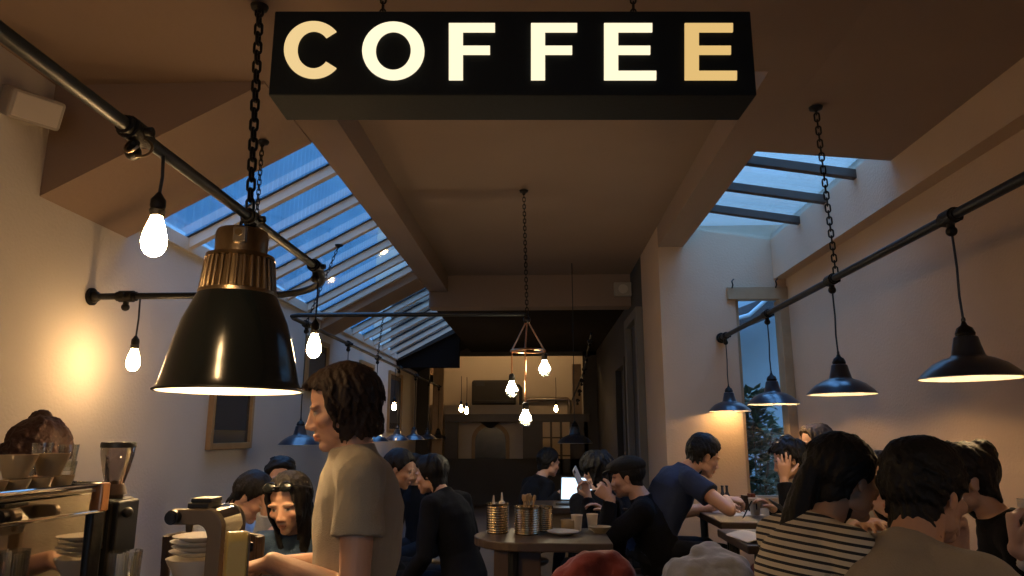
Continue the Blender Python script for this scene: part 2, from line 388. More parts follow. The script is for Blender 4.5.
def shade_lamp(label, p, ztop, lit, sc, group, col='bluenamel'):
    p = Vector(p); t = thing('shade_lamp', label, 'lamp', p, 0, group)
    MB().add(shell([(r*sc, z*sc) for r, z in SHADE], .003, 40)).build('lamp_shade', col, t, 40)
    MB().add(shell([((r-.004)*sc, (z-.003)*sc) for r, z in SHADE[4:]], .0015, 40)).build('shade_lining', 'whitein', t, 40)
    MB().add(lathe([(.030*sc, .150*sc), (.034*sc, .165*sc), (.026*sc, .185*sc), (.012*sc, .195*sc), (.006, .21*sc)], 20)).build('cap', 'castiron', t)
    MB().add(torus((0, 0, .215*sc), .010, .0025)).build('hook', 'castiron', t)
    MB().add(tube([(0, 0, .205*sc), (-.003, 0, .3), (.002, 0, (ztop-p.z)*.7), (0, 0, ztop-p.z)], .0045, 8)).build('cord', 'blackplastic', t)
    MB().add(lathe([(.016, .06), (.018, .075), (.018, .115), (.012, .125)], 16)).build('socket', 'castiron', t)
    MB().add(lathe([(0.0, .022), (.014, .024), (.022, .034), (.023, .042), (.014, .058), (.012, .064)], 14)).build('bulb', 'shadebulb' if lit else 'porcelain', t)
    return t
nm = ['largest lit black shade lamp on the table pipe, over the woman with the bun', 'second black shade lamp on the table pipe, beside the ceiling chain',
      'third black shade lamp on the table pipe, in front of the narrow window', 'fourth and smallest lit shade lamp, by the pipe end on the cross wall']
for k, (px, py) in enumerate(((971, 378), (842, 394), (773.5, 404), (730, 411))):
    q = at(px, py, X=PRX); shade_lamp(nm[k], (PRX, q[1], q[2]), PRZ-.02, True, .98, 'lit shade lamps on the table pipe')
for k, y in enumerate((.7, -.5)):
    shade_lamp(['black shade lamp on the table pipe, just before the coffee sign', 'black shade lamp on the table pipe by the front wall'][k], (PRX, y, 1.72), PRZ-.02, True, .98, 'lit shade lamps on the table pipe')
nm = ['nearest unlit shade lamp of the wall row, behind the barista face', 'second unlit shade lamp of the wall row, behind the barista head', 'third unlit shade lamp of the wall row, at the barista hair',
      'fourth unlit shade lamp of the wall row', 'fifth unlit shade lamp of the wall row', 'sixth unlit shade lamp of the wall row', 'last unlit shade lamp of the wall row, beside the pale rear post']
for k, y in enumerate(LY):
    shade_lamp(nm[k], (P3X, y, 1.37), P3Z-.02, False, .92, 'unlit shade lamps along the skylit wall')
q = at(575, 443, Y=7.3)
shade_lamp('black shade lamp hanging alone over the far tables near the rear window', (q[0], q[1], q[2]), 3.24, False, 1.05, None)
# big industrial lamp
q = at(230, 391, Y=2.36); bl = thing('industrial_lamp', 'large black bell shaped lamp with ribbed brass neck hanging over the bar', 'lamp', (q[0], 2.36, q[2]))
hz = lambda py: at(230, py, Y=2.36)[2]-q[2]
rim = 70/700*2.36*1.0
PR = [(.140/.236*rim*.93, hz(297)), (.165/.236*rim, hz(304)), (.80*rim, hz(340)), (.90*rim, hz(365)), (.955*rim, hz(383)), (rim, hz(390)), (1.01*rim, 0)]
PR = [(38/70*rim, hz(294)), (43/70*rim, hz(304)), (51/70*rim, hz(322)), (57.5/70*rim, hz(344)), (62.5/70*rim, hz(366)), (66/70*rim, hz(382)), (69/70*rim, hz(388)), (1.01*rim, 0)]
MB().add(shell(PR, .003, 64)).build('lamp_shade', 'enamel', bl, 50)
MB().add(shell([(r-.005, z-.002) for r, z in PR], .0015, 64)).build('shade_lining', 'whitein', bl, 50)
MB().add(torus((0, 0, .001), 1.01*rim, .004, Matrix.Rotation(R(90), 3, 'Y'), 64, 8)).build('rim', 'blackmetal', bl)
z0, z1, z2, z3 = hz(296), hz(262), hz(257), hz(232)
nk = MB().add(lathe([(37.5/70*rim, z0-.004), (39/70*rim, z0), (39/70*rim, z0+.012), (36/70*rim, z0+.016), (32/70*rim, z1), (35/70*rim, z1+.004), (34/70*rim, z1+.018), (27/70*rim, z1+.024)], 48)); nk.build('neck', 'brass', bl, 40)
for k in range(30):
    a = 2*math.pi*k/30; c, s_ = math.cos(a), math.sin(a)
    MB().add(tube([(36.5/70*rim*c, 36.5/70*rim*s_, z0+.014), (33/70*rim*c, 33/70*rim*s_, z1+.002)], .0065, 8)).build('rib', 'brass', bl)
MB().add(lathe([(26/70*rim, z1+.02), (26.5/70*rim, z3-.012), (25/70*rim, z3), (.02, z3+.002)], 40)).build('cap', 'brass', bl, 40)
MB().add(cbox((.03, -26/70*rim, (z1+z3)/2+.02), (.045, .02, .055))).build('bracket', 'steel', bl, 0, .004)
MB().add(cyl((.03, -26/70*rim-.018, (z1+z3)/2+.025), (.03, -26/70*rim+.0, (z1+z3)/2+.025), .012)).build('bolt', 'brass', bl)
MB().add(torus((0, 0, z3+.02), .02, .006)).build('hook', 'castiron', bl)
MB().add(lathe([(0, .05), (.03, .055), (.046, .08), (.047, .10), (.03, .14), (.022, .17)], 20)).build('bulb', 'shadebulb', bl)
MB().add(lathe([(.024, .165), (.026, .18), (.026, .24), (.01, .25)], 16)).build('socket', 'porcelain', bl)
cx = q[0]
ztop = q[2]+z3+.04
chain((at(265, 12, Z=3.06)[0], 2.36, 3.05), (cx+.02, 2.36, ztop), 'heavy black chain holding the big bell lamp from the ceiling', .05, .0055)
a = at(262, 148, Y=3.39); chain((a[0], 3.39, 3.05-.54*(abs(a[0])-1.27)), (a[0], 3.39, 2.155), 'thinner black chain holding the bent pipe, behind the heavy chain', .034, .003)
chain((at(816, 111, Z=3.02)[0], at(816, 111, Z=3.02)[1], 3.04), (PRX, at(836, 275, X=PRX)[1], PRZ+.02), 'black chain from the ceiling down to the table pipe', .042, .0042)
chain((-1.62, 5.44, 2.955), (P3X, 5.42, P3Z+.02), 'black chain from a skylight rafter to the wall row pipe, nearer one', .034, .003)
chain((-1.74, 7.72, 2.885), (P3X, 7.9, P3Z+.02), 'black chain from the sloping ceiling to the wall row pipe, farther one', .034, .003)
# edison bulbs
BULB = [(0, -.142), (.010, -.141), (.021, -.134), (.029, -.120), (.032, -.104), (.030, -.086), (.024, -.062), (.017, -.042), (.0135, -.030)]
def bulb_pendant(label, p, L, group='bare filament bulbs', sc=1, m='bulb', roundb=False):
    p = Vector(p); t = thing('bulb_pendant', label, 'lamp', p, 0, group)     # p: pipe point
    MB().add(tube([(0, 0, 0), (.004, 0, -L*.5), (0, 0, -L)], .0045, 8)).build('cord', 'blackplastic', t)
    MB().add(lathe([(.006, -L+.015), (.012, -L+.005), (.019, -L-.005), (.020, -L-.022), (.017, -L-.030), (.021, -L-.034), (.017, -L-.05)], 18)).build('socket', 'castiron', t)
    MB().add(lathe([(r*sc, (z+.03)*sc-L-.048) for r, z in BULB[::-1]], 20)).build('bulb', m, t)
    return t
q = at(150, 249, Y=1.72); L1 = P1Z-q[2]-.11-.05
bulb_pendant('glowing teardrop filament bulb on a short cord, nearest under the bent pipe', (at(152, 220, Y=1.72)[0], 1.74, P1Z-.015), L1-.0)
q = at(139, 371, Y=3.39); bulb_pendant('glowing teardrop filament bulb close to the bright plaster wall', (at(140, 300, Y=3.39)[0], 3.39, 2.12), 2.12-q[2]-.16)
q = at(315, 358, Y=3.12); bulb_pendant('glowing teardrop filament bulb above the barista forehead', (P1X, 3.12, P1Z-.02), P1Z-q[2]-.18)
for k, (x, y) in enumerate(((P1X, .45),)):
    bulb_pendant(['glowing filament bulb on the bent pipe just before the counter', 'glowing filament bulb on the bent pipe by the front wall'][k], (x, y, P1Z-.015), .3)
for k, (px, py, Y) in enumerate(((461, 410, 10.5), (466.5, 412, 10.2), (556, 410, 11.0), (394, 408, 9.0))):
    q = at(px, py, Y=Y); bulb_pendant(['small glowing bulb of the far pair, paler one', 'small glowing bulb of the far pair, lower one', 'small glowing bulb before the rear clerestory', 'small glowing bulb against the skylit wall, behind the barista hair'][k], (q[0], Y, q[2]+.5), .38, 'tiny far bulbs', .9, 'bulb_small')
# chandelier
CHY = 5.0; hub = at(527, 320, Y=CHY); ch = thing('chandelier', 'brass ring chandelier with three bare bulbs at different heights', 'chandelier', hub)
ring = at(528, 351, Y=CHY)-hub; rr = 17/700*CHY
MB().add(torus(ring, rr, .008, Matrix.Rotation(R(90), 3, 'Y'), 40, 8)).build('ring', 'copper', ch)
MB().add(ball((0, 0, 0), .028)).add(cyl((0, 0, -.0), (0, 0, .06), .012)).build('hub', 'castiron', ch)
for k, (px, py, a) in enumerate(((513, 398, 200), (544, 377, 345), (524, 427, 262))):
    e = at(px, py, Y=CHY)-hub; a = R(a); rp = Vector((ring[0]+rr*math.cos(a), ring[1]+rr*math.sin(a), ring[2]))
    MB().add(tube([(0, 0, 0), rp], .0055, 8)).build('stay', 'copper', ch)
    bz = e[2]
    MB().add(tube([rp, (rp.x, rp.y, bz+.15)], .006, 8)).build('drop_rod', 'copper', ch)
    s_ = MB().add(lathe([(.008, .17), (.02, .16), (.022, .13), (.018, .115)], 16)).build('socket', 'castiron', ch, 35, 0, (rp.x, rp.y, bz))
    MB().add(lathe([(.0165, .12), (.02, .10), (.036, .07), (.043, .045)], 20)).build('bulb', 'bulb_hot', ch, 35, 0, (rp.x, rp.y, bz))
    MB().add(lathe([(.0432, .046), (.042, .03), (.033, .01), (.018, .001), (0, 0)], 20)).build('bulb_glass', 'glass', ch, 35, 0, (rp.x, rp.y, bz))
chain((at(523, 178, Z=3.25)[0], CHY, 3.24), hub+np.array([0, 0, .06]), 'black chain holding the brass ring chandelier', .036, .0034)
# ------------------------------------------------------------------ the sign
SGY = 2.0
sg = thing('hanging_sign', 'black lightbox sign with glowing capitals reading COFFEE', 'sign', (at(512, 50, Y=SGY)[0], SGY, 2.46), YAW)
def sl_(px, py):     # local sign coords of a pixel on the front face
    d = _f+_r*(px-512)/FPX-_u*(py-288)/FPX; o = np.array(sg.location); nrm = np.array([-math.sin(YAW), math.cos(YAW), 0])
    p = d*((o-[0, 0, CH])@nrm/(d@nrm))+[0, 0, CH]-o
    return float(p@np.array([math.cos(YAW), math.sin(YAW), 0])), float(p[2])
xa, zt = sl_(274, 11); xb, _ = sl_(750.5, 11); xc, zb = sl_(269, 95); xd, _ = sl_(757, 95)
X0, X1 = (xa+xc)/2, (xb+xd)/2
MB().add(box(X0, X1, 0, .18, zb, zt)).build('lightbox', 'signbox', sg, 0, .004)
for x, xx in ((378, 0), (638, 0)):
    lx, _ = sl_(x, 10)
    for k in range(9): MB().add(torus((lx, .075, zt+.012+k*.027), .009, .003, Matrix.Rotation(R(90*(k % 2)), 3, 'Z'), 12, 6, .008)).build('chain_link', 'castiron', sg)
    MB().add(cyl((lx, .075, zt+.25), (lx, .075, 3.06-2.46), .004)).build('hanger_rod', 'castiron', sg)
def poly_letter(rows):  # list of rectangles
    mb = MB()
    for q in rows:
        a = sl_(q[0], q[3]); b = sl_(q[1], q[2]); mb.add(box(a[0], b[0], -.006, .004, a[1], b[1]))
    return mb
def merged(mb, name, m, parent):
    o = mb.build(name, m, parent, 0); bm = bmesh.new(); bm.from_mesh(o.data); bmesh.ops.remove_doubles(bm, verts=bm.verts, dist=1e-5); bm.to_mesh(o.data); bm.free(); return o
def poly_glyph(pts, name, m):
    P = [sl_(*p) for p in pts]; mb = MB(); mb.add(prism(P, 1, -.006, .004)); mb.build(name, m, sg, 0)
def arc_glyph(cxp, cyp, rx, ry, tx, ty, a0, a1, name, m):
    n = 48; out = []; inn = []
    closed = abs(a1-a0) >= 359
    for i in range(n+1):
        a = R(a0+(a1-a0)*i/n)
        out.append(sl_(cxp+rx*math.cos(a), cyp-ry*math.sin(a))); inn.append(sl_(cxp+(rx-tx)*math.cos(a), cyp-(ry-ty)*math.sin(a)))
    v = []; f = []
    for y in (-.006, .004):
        v += [(p[0], y, p[1]) for p in out]+[(p[0], y, p[1]) for p in inn]
    k = n+1
    for i in range(n):
        f += [(i, i+1, k+i+1, k+i), (2*k+i, 3*k+i, 3*k+i+1, 2*k+i+1), (i, 2*k+i, 2*k+i+1, i+1), (k+i, k+i+1, 3*k+i+1, 3*k+i)]
    if not closed: f += [(0, k, 3*k, 2*k), (n, 2*k+n, 3*k+n, k+n)]
    MB().add((v, f)).build(name, m, sg, 0)
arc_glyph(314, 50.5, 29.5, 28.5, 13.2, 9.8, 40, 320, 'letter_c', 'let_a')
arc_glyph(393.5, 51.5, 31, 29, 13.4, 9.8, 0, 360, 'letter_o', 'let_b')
F_ = lambda x: [(x, 24), (x+46, 24), (x+46, 32.6), (x+14, 32.6), (x+14, 46.6), (x+41, 46.6), (x+41, 55), (x+14, 55), (x+14, 80.5), (x, 80.5)]
E_ = lambda x: [(x, 24), (x+48, 24), (x+48, 32.6), (x+14, 32.6), (x+14, 46.6), (x+46, 46.6), (x+46, 55), (x+14, 55), (x+14, 71.6), (x+52, 71.6), (x+52, 80.5), (x, 80.5)]
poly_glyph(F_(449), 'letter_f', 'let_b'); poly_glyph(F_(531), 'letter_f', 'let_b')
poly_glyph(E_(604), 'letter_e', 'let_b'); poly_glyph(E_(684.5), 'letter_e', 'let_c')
# ------------------------------------------------------------------ people
def vn(a): a = np.array(a, float); return a/max(np.linalg.norm(a), 1e-9)
def axes(d, up=None):
    d = vn(d); a = np.array(up if up is not None else ((0, 0, 1) if abs(d[2]) < .9 else (0, 1, 0)), float)
    x = vn(np.cross(a, d)); return x, np.cross(d, x), d
def rcone(p0, p1, r0, r1, seg=16, flat=False):
    p0 = np.array(p0, float); p1 = np.array(p1, float); x, y, d = axes(p1-p0); rings = []
    if not flat:
        for a in (-75, -45, -20): rings.append((p0+d*r0*math.sin(R(a)), r0*math.cos(R(a))))
    rings += [(p0, r0), (p1, r1)]
    if not flat:
        for a in (20, 45, 75): rings.append((p1+d*r1*math.sin(R(a)), r1*math.cos(R(a))))
    return loft([(c, x*r, y*r) for c, r in rings], seg)
def loft(rings, seg=24):
    v = []; f = []; n = len(rings)
    for c, ax, ay in rings:
        c = np.array(c, float)
        for k in range(seg):
            a = 2*math.pi*k/seg; v.append(tuple(c+np.array(ax)*math.cos(a)+np.array(ay)*math.sin(a)))
    for i in range(n-1):
        for k in range(seg):
            k2 = (k+1) % seg; f.append((i*seg+k, i*seg+k2, (i+1)*seg+k2, (i+1)*seg+k))
    f += [tuple(reversed(range(seg))), tuple(range((n-1)*seg, n*seg))]
    return v, f
def ell(c, rad, M=None, u=18, w=11):
    v, f = ball((0, 0, 0), rad, None, u, w); v = np.array(v)
    if M is not None: v = v@np.array(M).T
    return [tuple(p) for p in v+np.array(c, float)], [tuple(reversed(q)) for q in f]
def fuse(parts, voxel, smooth=4, noise=None, raw=False):
    vs = []; fs = []
    for v, f in parts:
        o = len(vs); vs += [tuple(map(float, p)) for p in v]; fs += [tuple(i+o for i in q) for q in f]
    me = bpy.data.meshes.new('tmp'); me.from_pydata(vs, [], fs)
    bm = bmesh.new(); bm.from_mesh(me); bmesh.ops.remove_doubles(bm, verts=bm.verts, dist=1e-6)
    bmesh.ops.recalc_face_normals(bm, faces=bm.faces); bm.to_mesh(me); bm.free()
    ob = bpy.data.objects.new('tmp', me); COL.objects.link(ob)
    m = ob.modifiers.new('r', 'REMESH'); m.mode = 'VOXEL'; m.voxel_size = voxel; m.adaptivity = 0
    if smooth:
        m = ob.modifiers.new('s', 'SMOOTH'); m.factor = .5; m.iterations = smooth
    dg = bpy.context.evaluated_depsgraph_get(); dg.update()
    out = bpy.data.meshes.new_from_object(ob.evaluated_get(dg))
    bpy.data.objects.remove(ob); bpy.data.meshes.remove(me)
    if noise:
        amp, sc, st = noise; n = len(out.vertices); co_ = np.empty(n*3); out.vertices.foreach_get('co', co_); co_ = co_.reshape(-1, 3)
        nn = np.empty(n*3); out.vertices.foreach_get('normal', nn); nn = nn.reshape(-1, 3)
        d = np.array([mnoise.noise(Vector((p[0]*sc, p[1]*sc, p[2]*sc*st)))+.5*mnoise.noise(Vector((p[0]*sc*2+9, p[1]*sc*2, p[2]*sc*2*st))) for p in co_])
        co_ = co_+nn*(d*amp)[:, None]; out.vertices.foreach_set('co', co_.ravel()); out.update()
    return out
def get_co(me):
    c = np.empty(len(me.vertices)*3); me.vertices.foreach_get('co', c); return c.reshape(-1, 3)
def set_col(me, col):
    a = me.color_attributes.new('Col', 'FLOAT_COLOR', 'POINT'); a.data.foreach_set('color', np.hstack([col, np.ones((len(col), 1))]).astype(np.float32).ravel())
def head_parts(fem=False):
    e = []
    e.append(ell((0, -.014, .035), (.075, .094, .083))); e.append(ell((0, .028, -.015), (.060, .056, .088)))
    e.append(ell((0, .026, -.062), (.050, .052, .046))); e.append(ell((0, .062, -.094), (.022, .022, .019)))
    for s in (-1, 1):
        e.append(ell((s*.040, .050, -.022), (.024, .028, .022))); e.append(ell((s*.030, .072, .020), (.030, .014, .009)))
        e.append(ell((s*.031, .067, .001), (.0135, .0125, .0125))); e.append(ell((s*.013, .090, -.037), (.0085, .011, .009)))
        e.append(ell((s*.076, -.008, -.006), (.006, .0155, .027), np.array(Matrix.Rotation(R(-12), 3, 'X'))))
        e.append(ell((s*.080, -.015, .004), (.005, .011, .014)))
        e.append(ell((s*.045, .01, -.062), (.014, .036, .024)))
    e.append(rcone((0, .079, .012), (0, .096, -.026), .0082, .0105, 10)); e.append(ell((0, .097, -.030), (.0118, .0135, .011)))
    e.append(ell((0, .083, -.0595), (.022, .0115, .006))); e.append(ell((0, .081, -.0705), (.019, .0115, .0068)))
    e.append(ell((0, .074, -.052), (.020, .012, .02)))
    return e
def finger_chain(p, d, bend, lens, curls, r0, r1):
    out = []; p = np.array(p, float); d = vn(d); b = vn(bend); n = len(lens)
    for i in range(n):
        c = R(curls[i]); nd = vn(d*math.cos(c)+b*math.sin(c)); b = vn(b*math.cos(c)-d*math.sin(c)); d = nd
        q = p+d*lens[i]; ra = r0+(r1-r0)*i/n; rb = r0+(r1-r0)*(i+1)/n
        out.append(rcone(p, q, ra, rb, 10)); p = q
    return out
def hand(w, d, n, right, curl=25, thumb=25, s=1.0, spread=4):
    d = vn(d); n = np.array(n, float); n = vn(n-d*(n@d)); t = np.cross(d, n)*(1 if right else -1); w = np.array(w, float)
    o = [loft([(w-d*.01*s, t*.024*s, n*.018*s), (w+d*.025*s, t*.030*s, n*.017*s), (w+d*.06*s, t*.039*s, n*.015*s), (w+d*.09*s, t*.041*s, n*.012*s), (w+d*.098*s, t*.037*s, n*.008*s)], 16)]
    for i, (off, L_) in enumerate(((.030, .073), (.0105, .081), (-.0105, .075), (-.030, .058))):
        b = w+d*(.088-.006*abs(i-1))*s+t*off*s; dd = vn(d+t*math.tan(R(spread*(1.2-i))))
        cc = curl[i] if hasattr(curl, '__len__') else curl+4*i
        o += finger_chain(b, dd, n, [L_*.46*s, L_*.30*s, L_*.24*s], [cc*.9, cc*1.1, cc*.7], .0092*s, .0068*s)
    b = w+d*.028*s+t*.026*s+n*.006*s
    o += finger_chain(b, vn(d*.75+t*.75+n*.25), vn(d*.4-t*.5+n*.5), [.042*s, .034*s, .027*s], [0, thumb, thumb*.8], .0125*s, .0085*s)
    return o
SKIN = {'fair': (.58, .34, .23), 'mid': (.44, .25, .16), 'olive': (.40, .23, .14)}
mat('skin', (.5, .3, .2), .5, attr='Col', bump=(220, .05))
MT['skin'].node_tree.nodes['Principled BSDF'].inputs['Subsurface Weight'].default_value = .08
MT['skin'].node_tree.nodes['Principled BSDF'].inputs['Subsurface Radius'].default_value = (.01, .005, .003)
for n_, c_ in (('hair_brown', (.020, .011, .007)), ('hair_dark', (.008, .006, .005)), ('hair_black', (.0045, .004, .004)), ('hair_light', (.050, .032, .018)), ('hair_red', (.030, .012, .008))):
    mat(n_, c_, .62, var=(40, .5, tuple(x*1.6 for x in c_)), bump=(130, .3), spec=.3)
for n_, c_ in (('t_tan', (.37, .325, .245)), ('t_greige', (.27, .22, .16)), ('t_navy', (.035, .05, .095)), ('t_black', (.005, .005, .007)), ('t_denim', (.035, .065, .12)), ('t_plaid', (.42, .46, .54)), ('t_white', (.58, .55, .52)), ('t_charcoal', (.007, .008, .011)), ('t_trouser', (.009, .010, .014)), ('t_khaki', (.24, .20, .13)), ('t_cap', (.02, .02, .02)), ('t_slate', (.010, .012, .017))):
    mat(n_, c_, .92, bump=(260, .35), var=(22, .35, tuple(x*.8 for x in c_)), sheen=.15 if c_[0] > .1 else 0, spec=.2)
def stripes(name, c1, c2, freq):
    m = mat(name, c1, .92, bump=(260, .3)); nt = m.node_tree; N = nt.nodes; L = nt.links
    a = N.new('ShaderNodeAttribute'); a.attribute_name = 'band'
    mu = N.new('ShaderNodeMath'); mu.operation = 'MULTIPLY'; mu.inputs[1].default_value = freq; L.new(a.outputs['Fac'], mu.inputs[0])
    fr = N.new('ShaderNodeMath'); fr.operation = 'FRACT'; L.new(mu.outputs[0], fr.inputs[0])
    gt = N.new('ShaderNodeMath'); gt.operation = 'GREATER_THAN'; gt.inputs[1].default_value = .62; L.new(fr.outputs[0], gt.inputs[0])
    mx = N.new('ShaderNodeMix'); mx.data_type = 'RGBA'; L.new(gt.outputs[0], mx.inputs[0]); mx.inputs[6].default_value = (*c1, 1); mx.inputs[7].default_value = (*c2, 1)
    L.new(mx.outputs[2], N['Principled BSDF'].inputs['Base Color'])
stripes('t_stripe', (.52, .45, .34), (.015, .016, .02), 54.0)
stripes('t_plaidst', (.40, .47, .60), (.12, .17, .27), 45.0)
def r_head(D):      # radius of the scalp along directions D (n,3), head-local
    best = np.zeros(len(D))
    for c, rad in (((0, -.014, .035), (.075, .094, .083)), ((0, .028, -.015), (.060, .056, .088)), ((0, -.030, -.050), (.057, .053, .100))):
        c = np.array(c)/rad; d = D/rad; A = (d*d).sum(1); B = -2*(d@c); C_ = c@c-1
        best = np.maximum(best, (-B+np.sqrt(np.maximum(B*B-4*A*C_, 0)))/(2*A))
    return best
def sstep(x): x = np.clip(x, 0, 1); return x*x*(3-2*x)
def hairline(phi, st):       # phi: 0 = face, pi = back
    xs = np.radians([0, 35, 62, 80, 100, 125, 180]); front = st.get('front', .082)
    zs = [front, front-.006, st.get('temple', .035), st.get('side', -.01), st.get('ear', .015), st.get('behind', -.045), st.get('nape', -.085)]
    return np.interp(np.abs(phi), xs, zs)
def hair_mesh(st, voxel, seed):
    g = np.random.default_rng(seed); T = st.get('T', .016); parts = []
    u, w = 64, 40; v = []; f = []
    th = np.linspace(0, math.pi, w+1); ph = np.linspace(0, 2*math.pi, u, endpoint=False)
    TH, PH = np.meshgrid(th, ph, indexing='ij'); D = np.stack([np.sin(TH)*np.sin(PH), np.sin(TH)*np.cos(PH), np.cos(TH)], -1).reshape(-1, 3)
    r = r_head(D); P = D*r[:, None]; phi = np.arctan2(P[:, 0], P[:, 1])
    m = sstep((P[:, 2]-hairline(phi, st))/.014+.5)
    nz = np.array([mnoise.noise(Vector(tuple(p*st.get('nf', 28)))) for p in P])
    back = sstep((-P[:, 1])/.07+.3)
    h = -.014*(1-m)+m*(T+st.get('Tback', 0)*back+st.get('Ttop', 0)*sstep((P[:, 2]-.04)/.06)+nz*st.get('namp', .004))
    V = D*(r+h)[:, None]
    for i in range(w):
        for k in range(u):
            k2 = (k+1) % u; f.append((i*u+k, (i+1)*u+k, (i+1)*u+k2, i*u+k2))
    parts.append((V, f))
    whorl = np.array(st.get('whorl', (0, -.05, .1)))
    for _ in range(st.get('n', 0)):
        for _t in range(30):
            d = vn(g.normal(size=3)+np.array([0, -.15, .35])); rr = r_head(d[None])[0]; p = d*rr
            if p[2] > hairline(math.atan2(p[0], p[1]), st)+.012: break
        else: continue
        L_ = st['len']*g.uniform(.7, 1.15)*(st.get('fl', 1) if p[1] > .0 else 1); ns = 9; step = L_/ns; pts = []; amp = st.get('wave', 0); phs = g.uniform(0, 6.28); fq = st.get('wf', 60)
        side = None; lift = g.uniform(.3, 1.0)*T
        for i in range(ns+1):
            pts.append(p.copy())
            out = vn(p); fl = p-whorl; fl = fl-out*(fl@out); fl = vn(fl)*.6+np.array(st.get('flow', (0, 0, -.6)))
            fl = vn(fl-out*(fl@out)+g.normal(size=3)*.12)
            side = np.cross(out, fl)
            if amp: fl = vn(fl+side*amp*min(1, (i/ns*1.4)**2)*math.cos(phs+i*step*fq))
            q = p+fl*step; dq = vn(q); rq = r_head(dq[None])[0]
            if q[2] < st.get('free', -.09) or (i > 2 and p[2] < st.get('free', -.09)):
                q = p+vn(np.array([fl[0]*.4, fl[1]*.4, -1])+side*amp*min(1, (i/ns*1.4)**2)*math.cos(phs+i*step*fq))*step
            else:
                q = dq*(rq+T*.55+lift*(.5+.8*i/ns)+st.get('flare', 0)*(i/ns)**2)
            if q[2] < st.get('zmin', -9): break
            if q[2] < -.03 and q[1] < .03:
                hv = np.array([q[0], q[1]+.018]); hn_ = np.linalg.norm(hv)
                if hn_ < .074: q[0], q[1] = hv[0]/hn_*.074, hv[1]/hn_*.074-.018
            if abs(q[0]) > .05 and -.03 < q[1] < .035 and q[2] < st.get('earz', .010): break
            ph_ = abs(math.atan2(q[0], q[1]))
            if ph_ < R(st.get('face', 62)) and q[2] < hairline(ph_, st)-st.get('bang', .004): break
            p = q
        if len(pts) < 4: continue
        ns_ = len(pts)-1
        r0 = st.get('r', .0075)*g.uniform(.7, 1.2)
        parts.append(tube(pts, [r0*(.8+.5*math.sin(math.pi*min(1, (i+1)/(ns_+1))))*(1-(i/ns_)**3*.75) for i in range(ns_+1)], 7))
    return parts
def blend_pts(pts, n):
    P = [Vector(p) for p in pts]; out = []
    for i in range(len(P)-1):
        a, b, c, d = P[max(i-1, 0)], P[i], P[i+1], P[min(i+2, len(P)-1)]
        for k in range(n):
            t = k/n; out.append(.5*((2*b)+(c-a)*t+(2*a-5*b+4*c-d)*t*t+(3*b-a-3*c+d)*t**3))
    out.append(P[-1]); return out
PEOPLE = {}
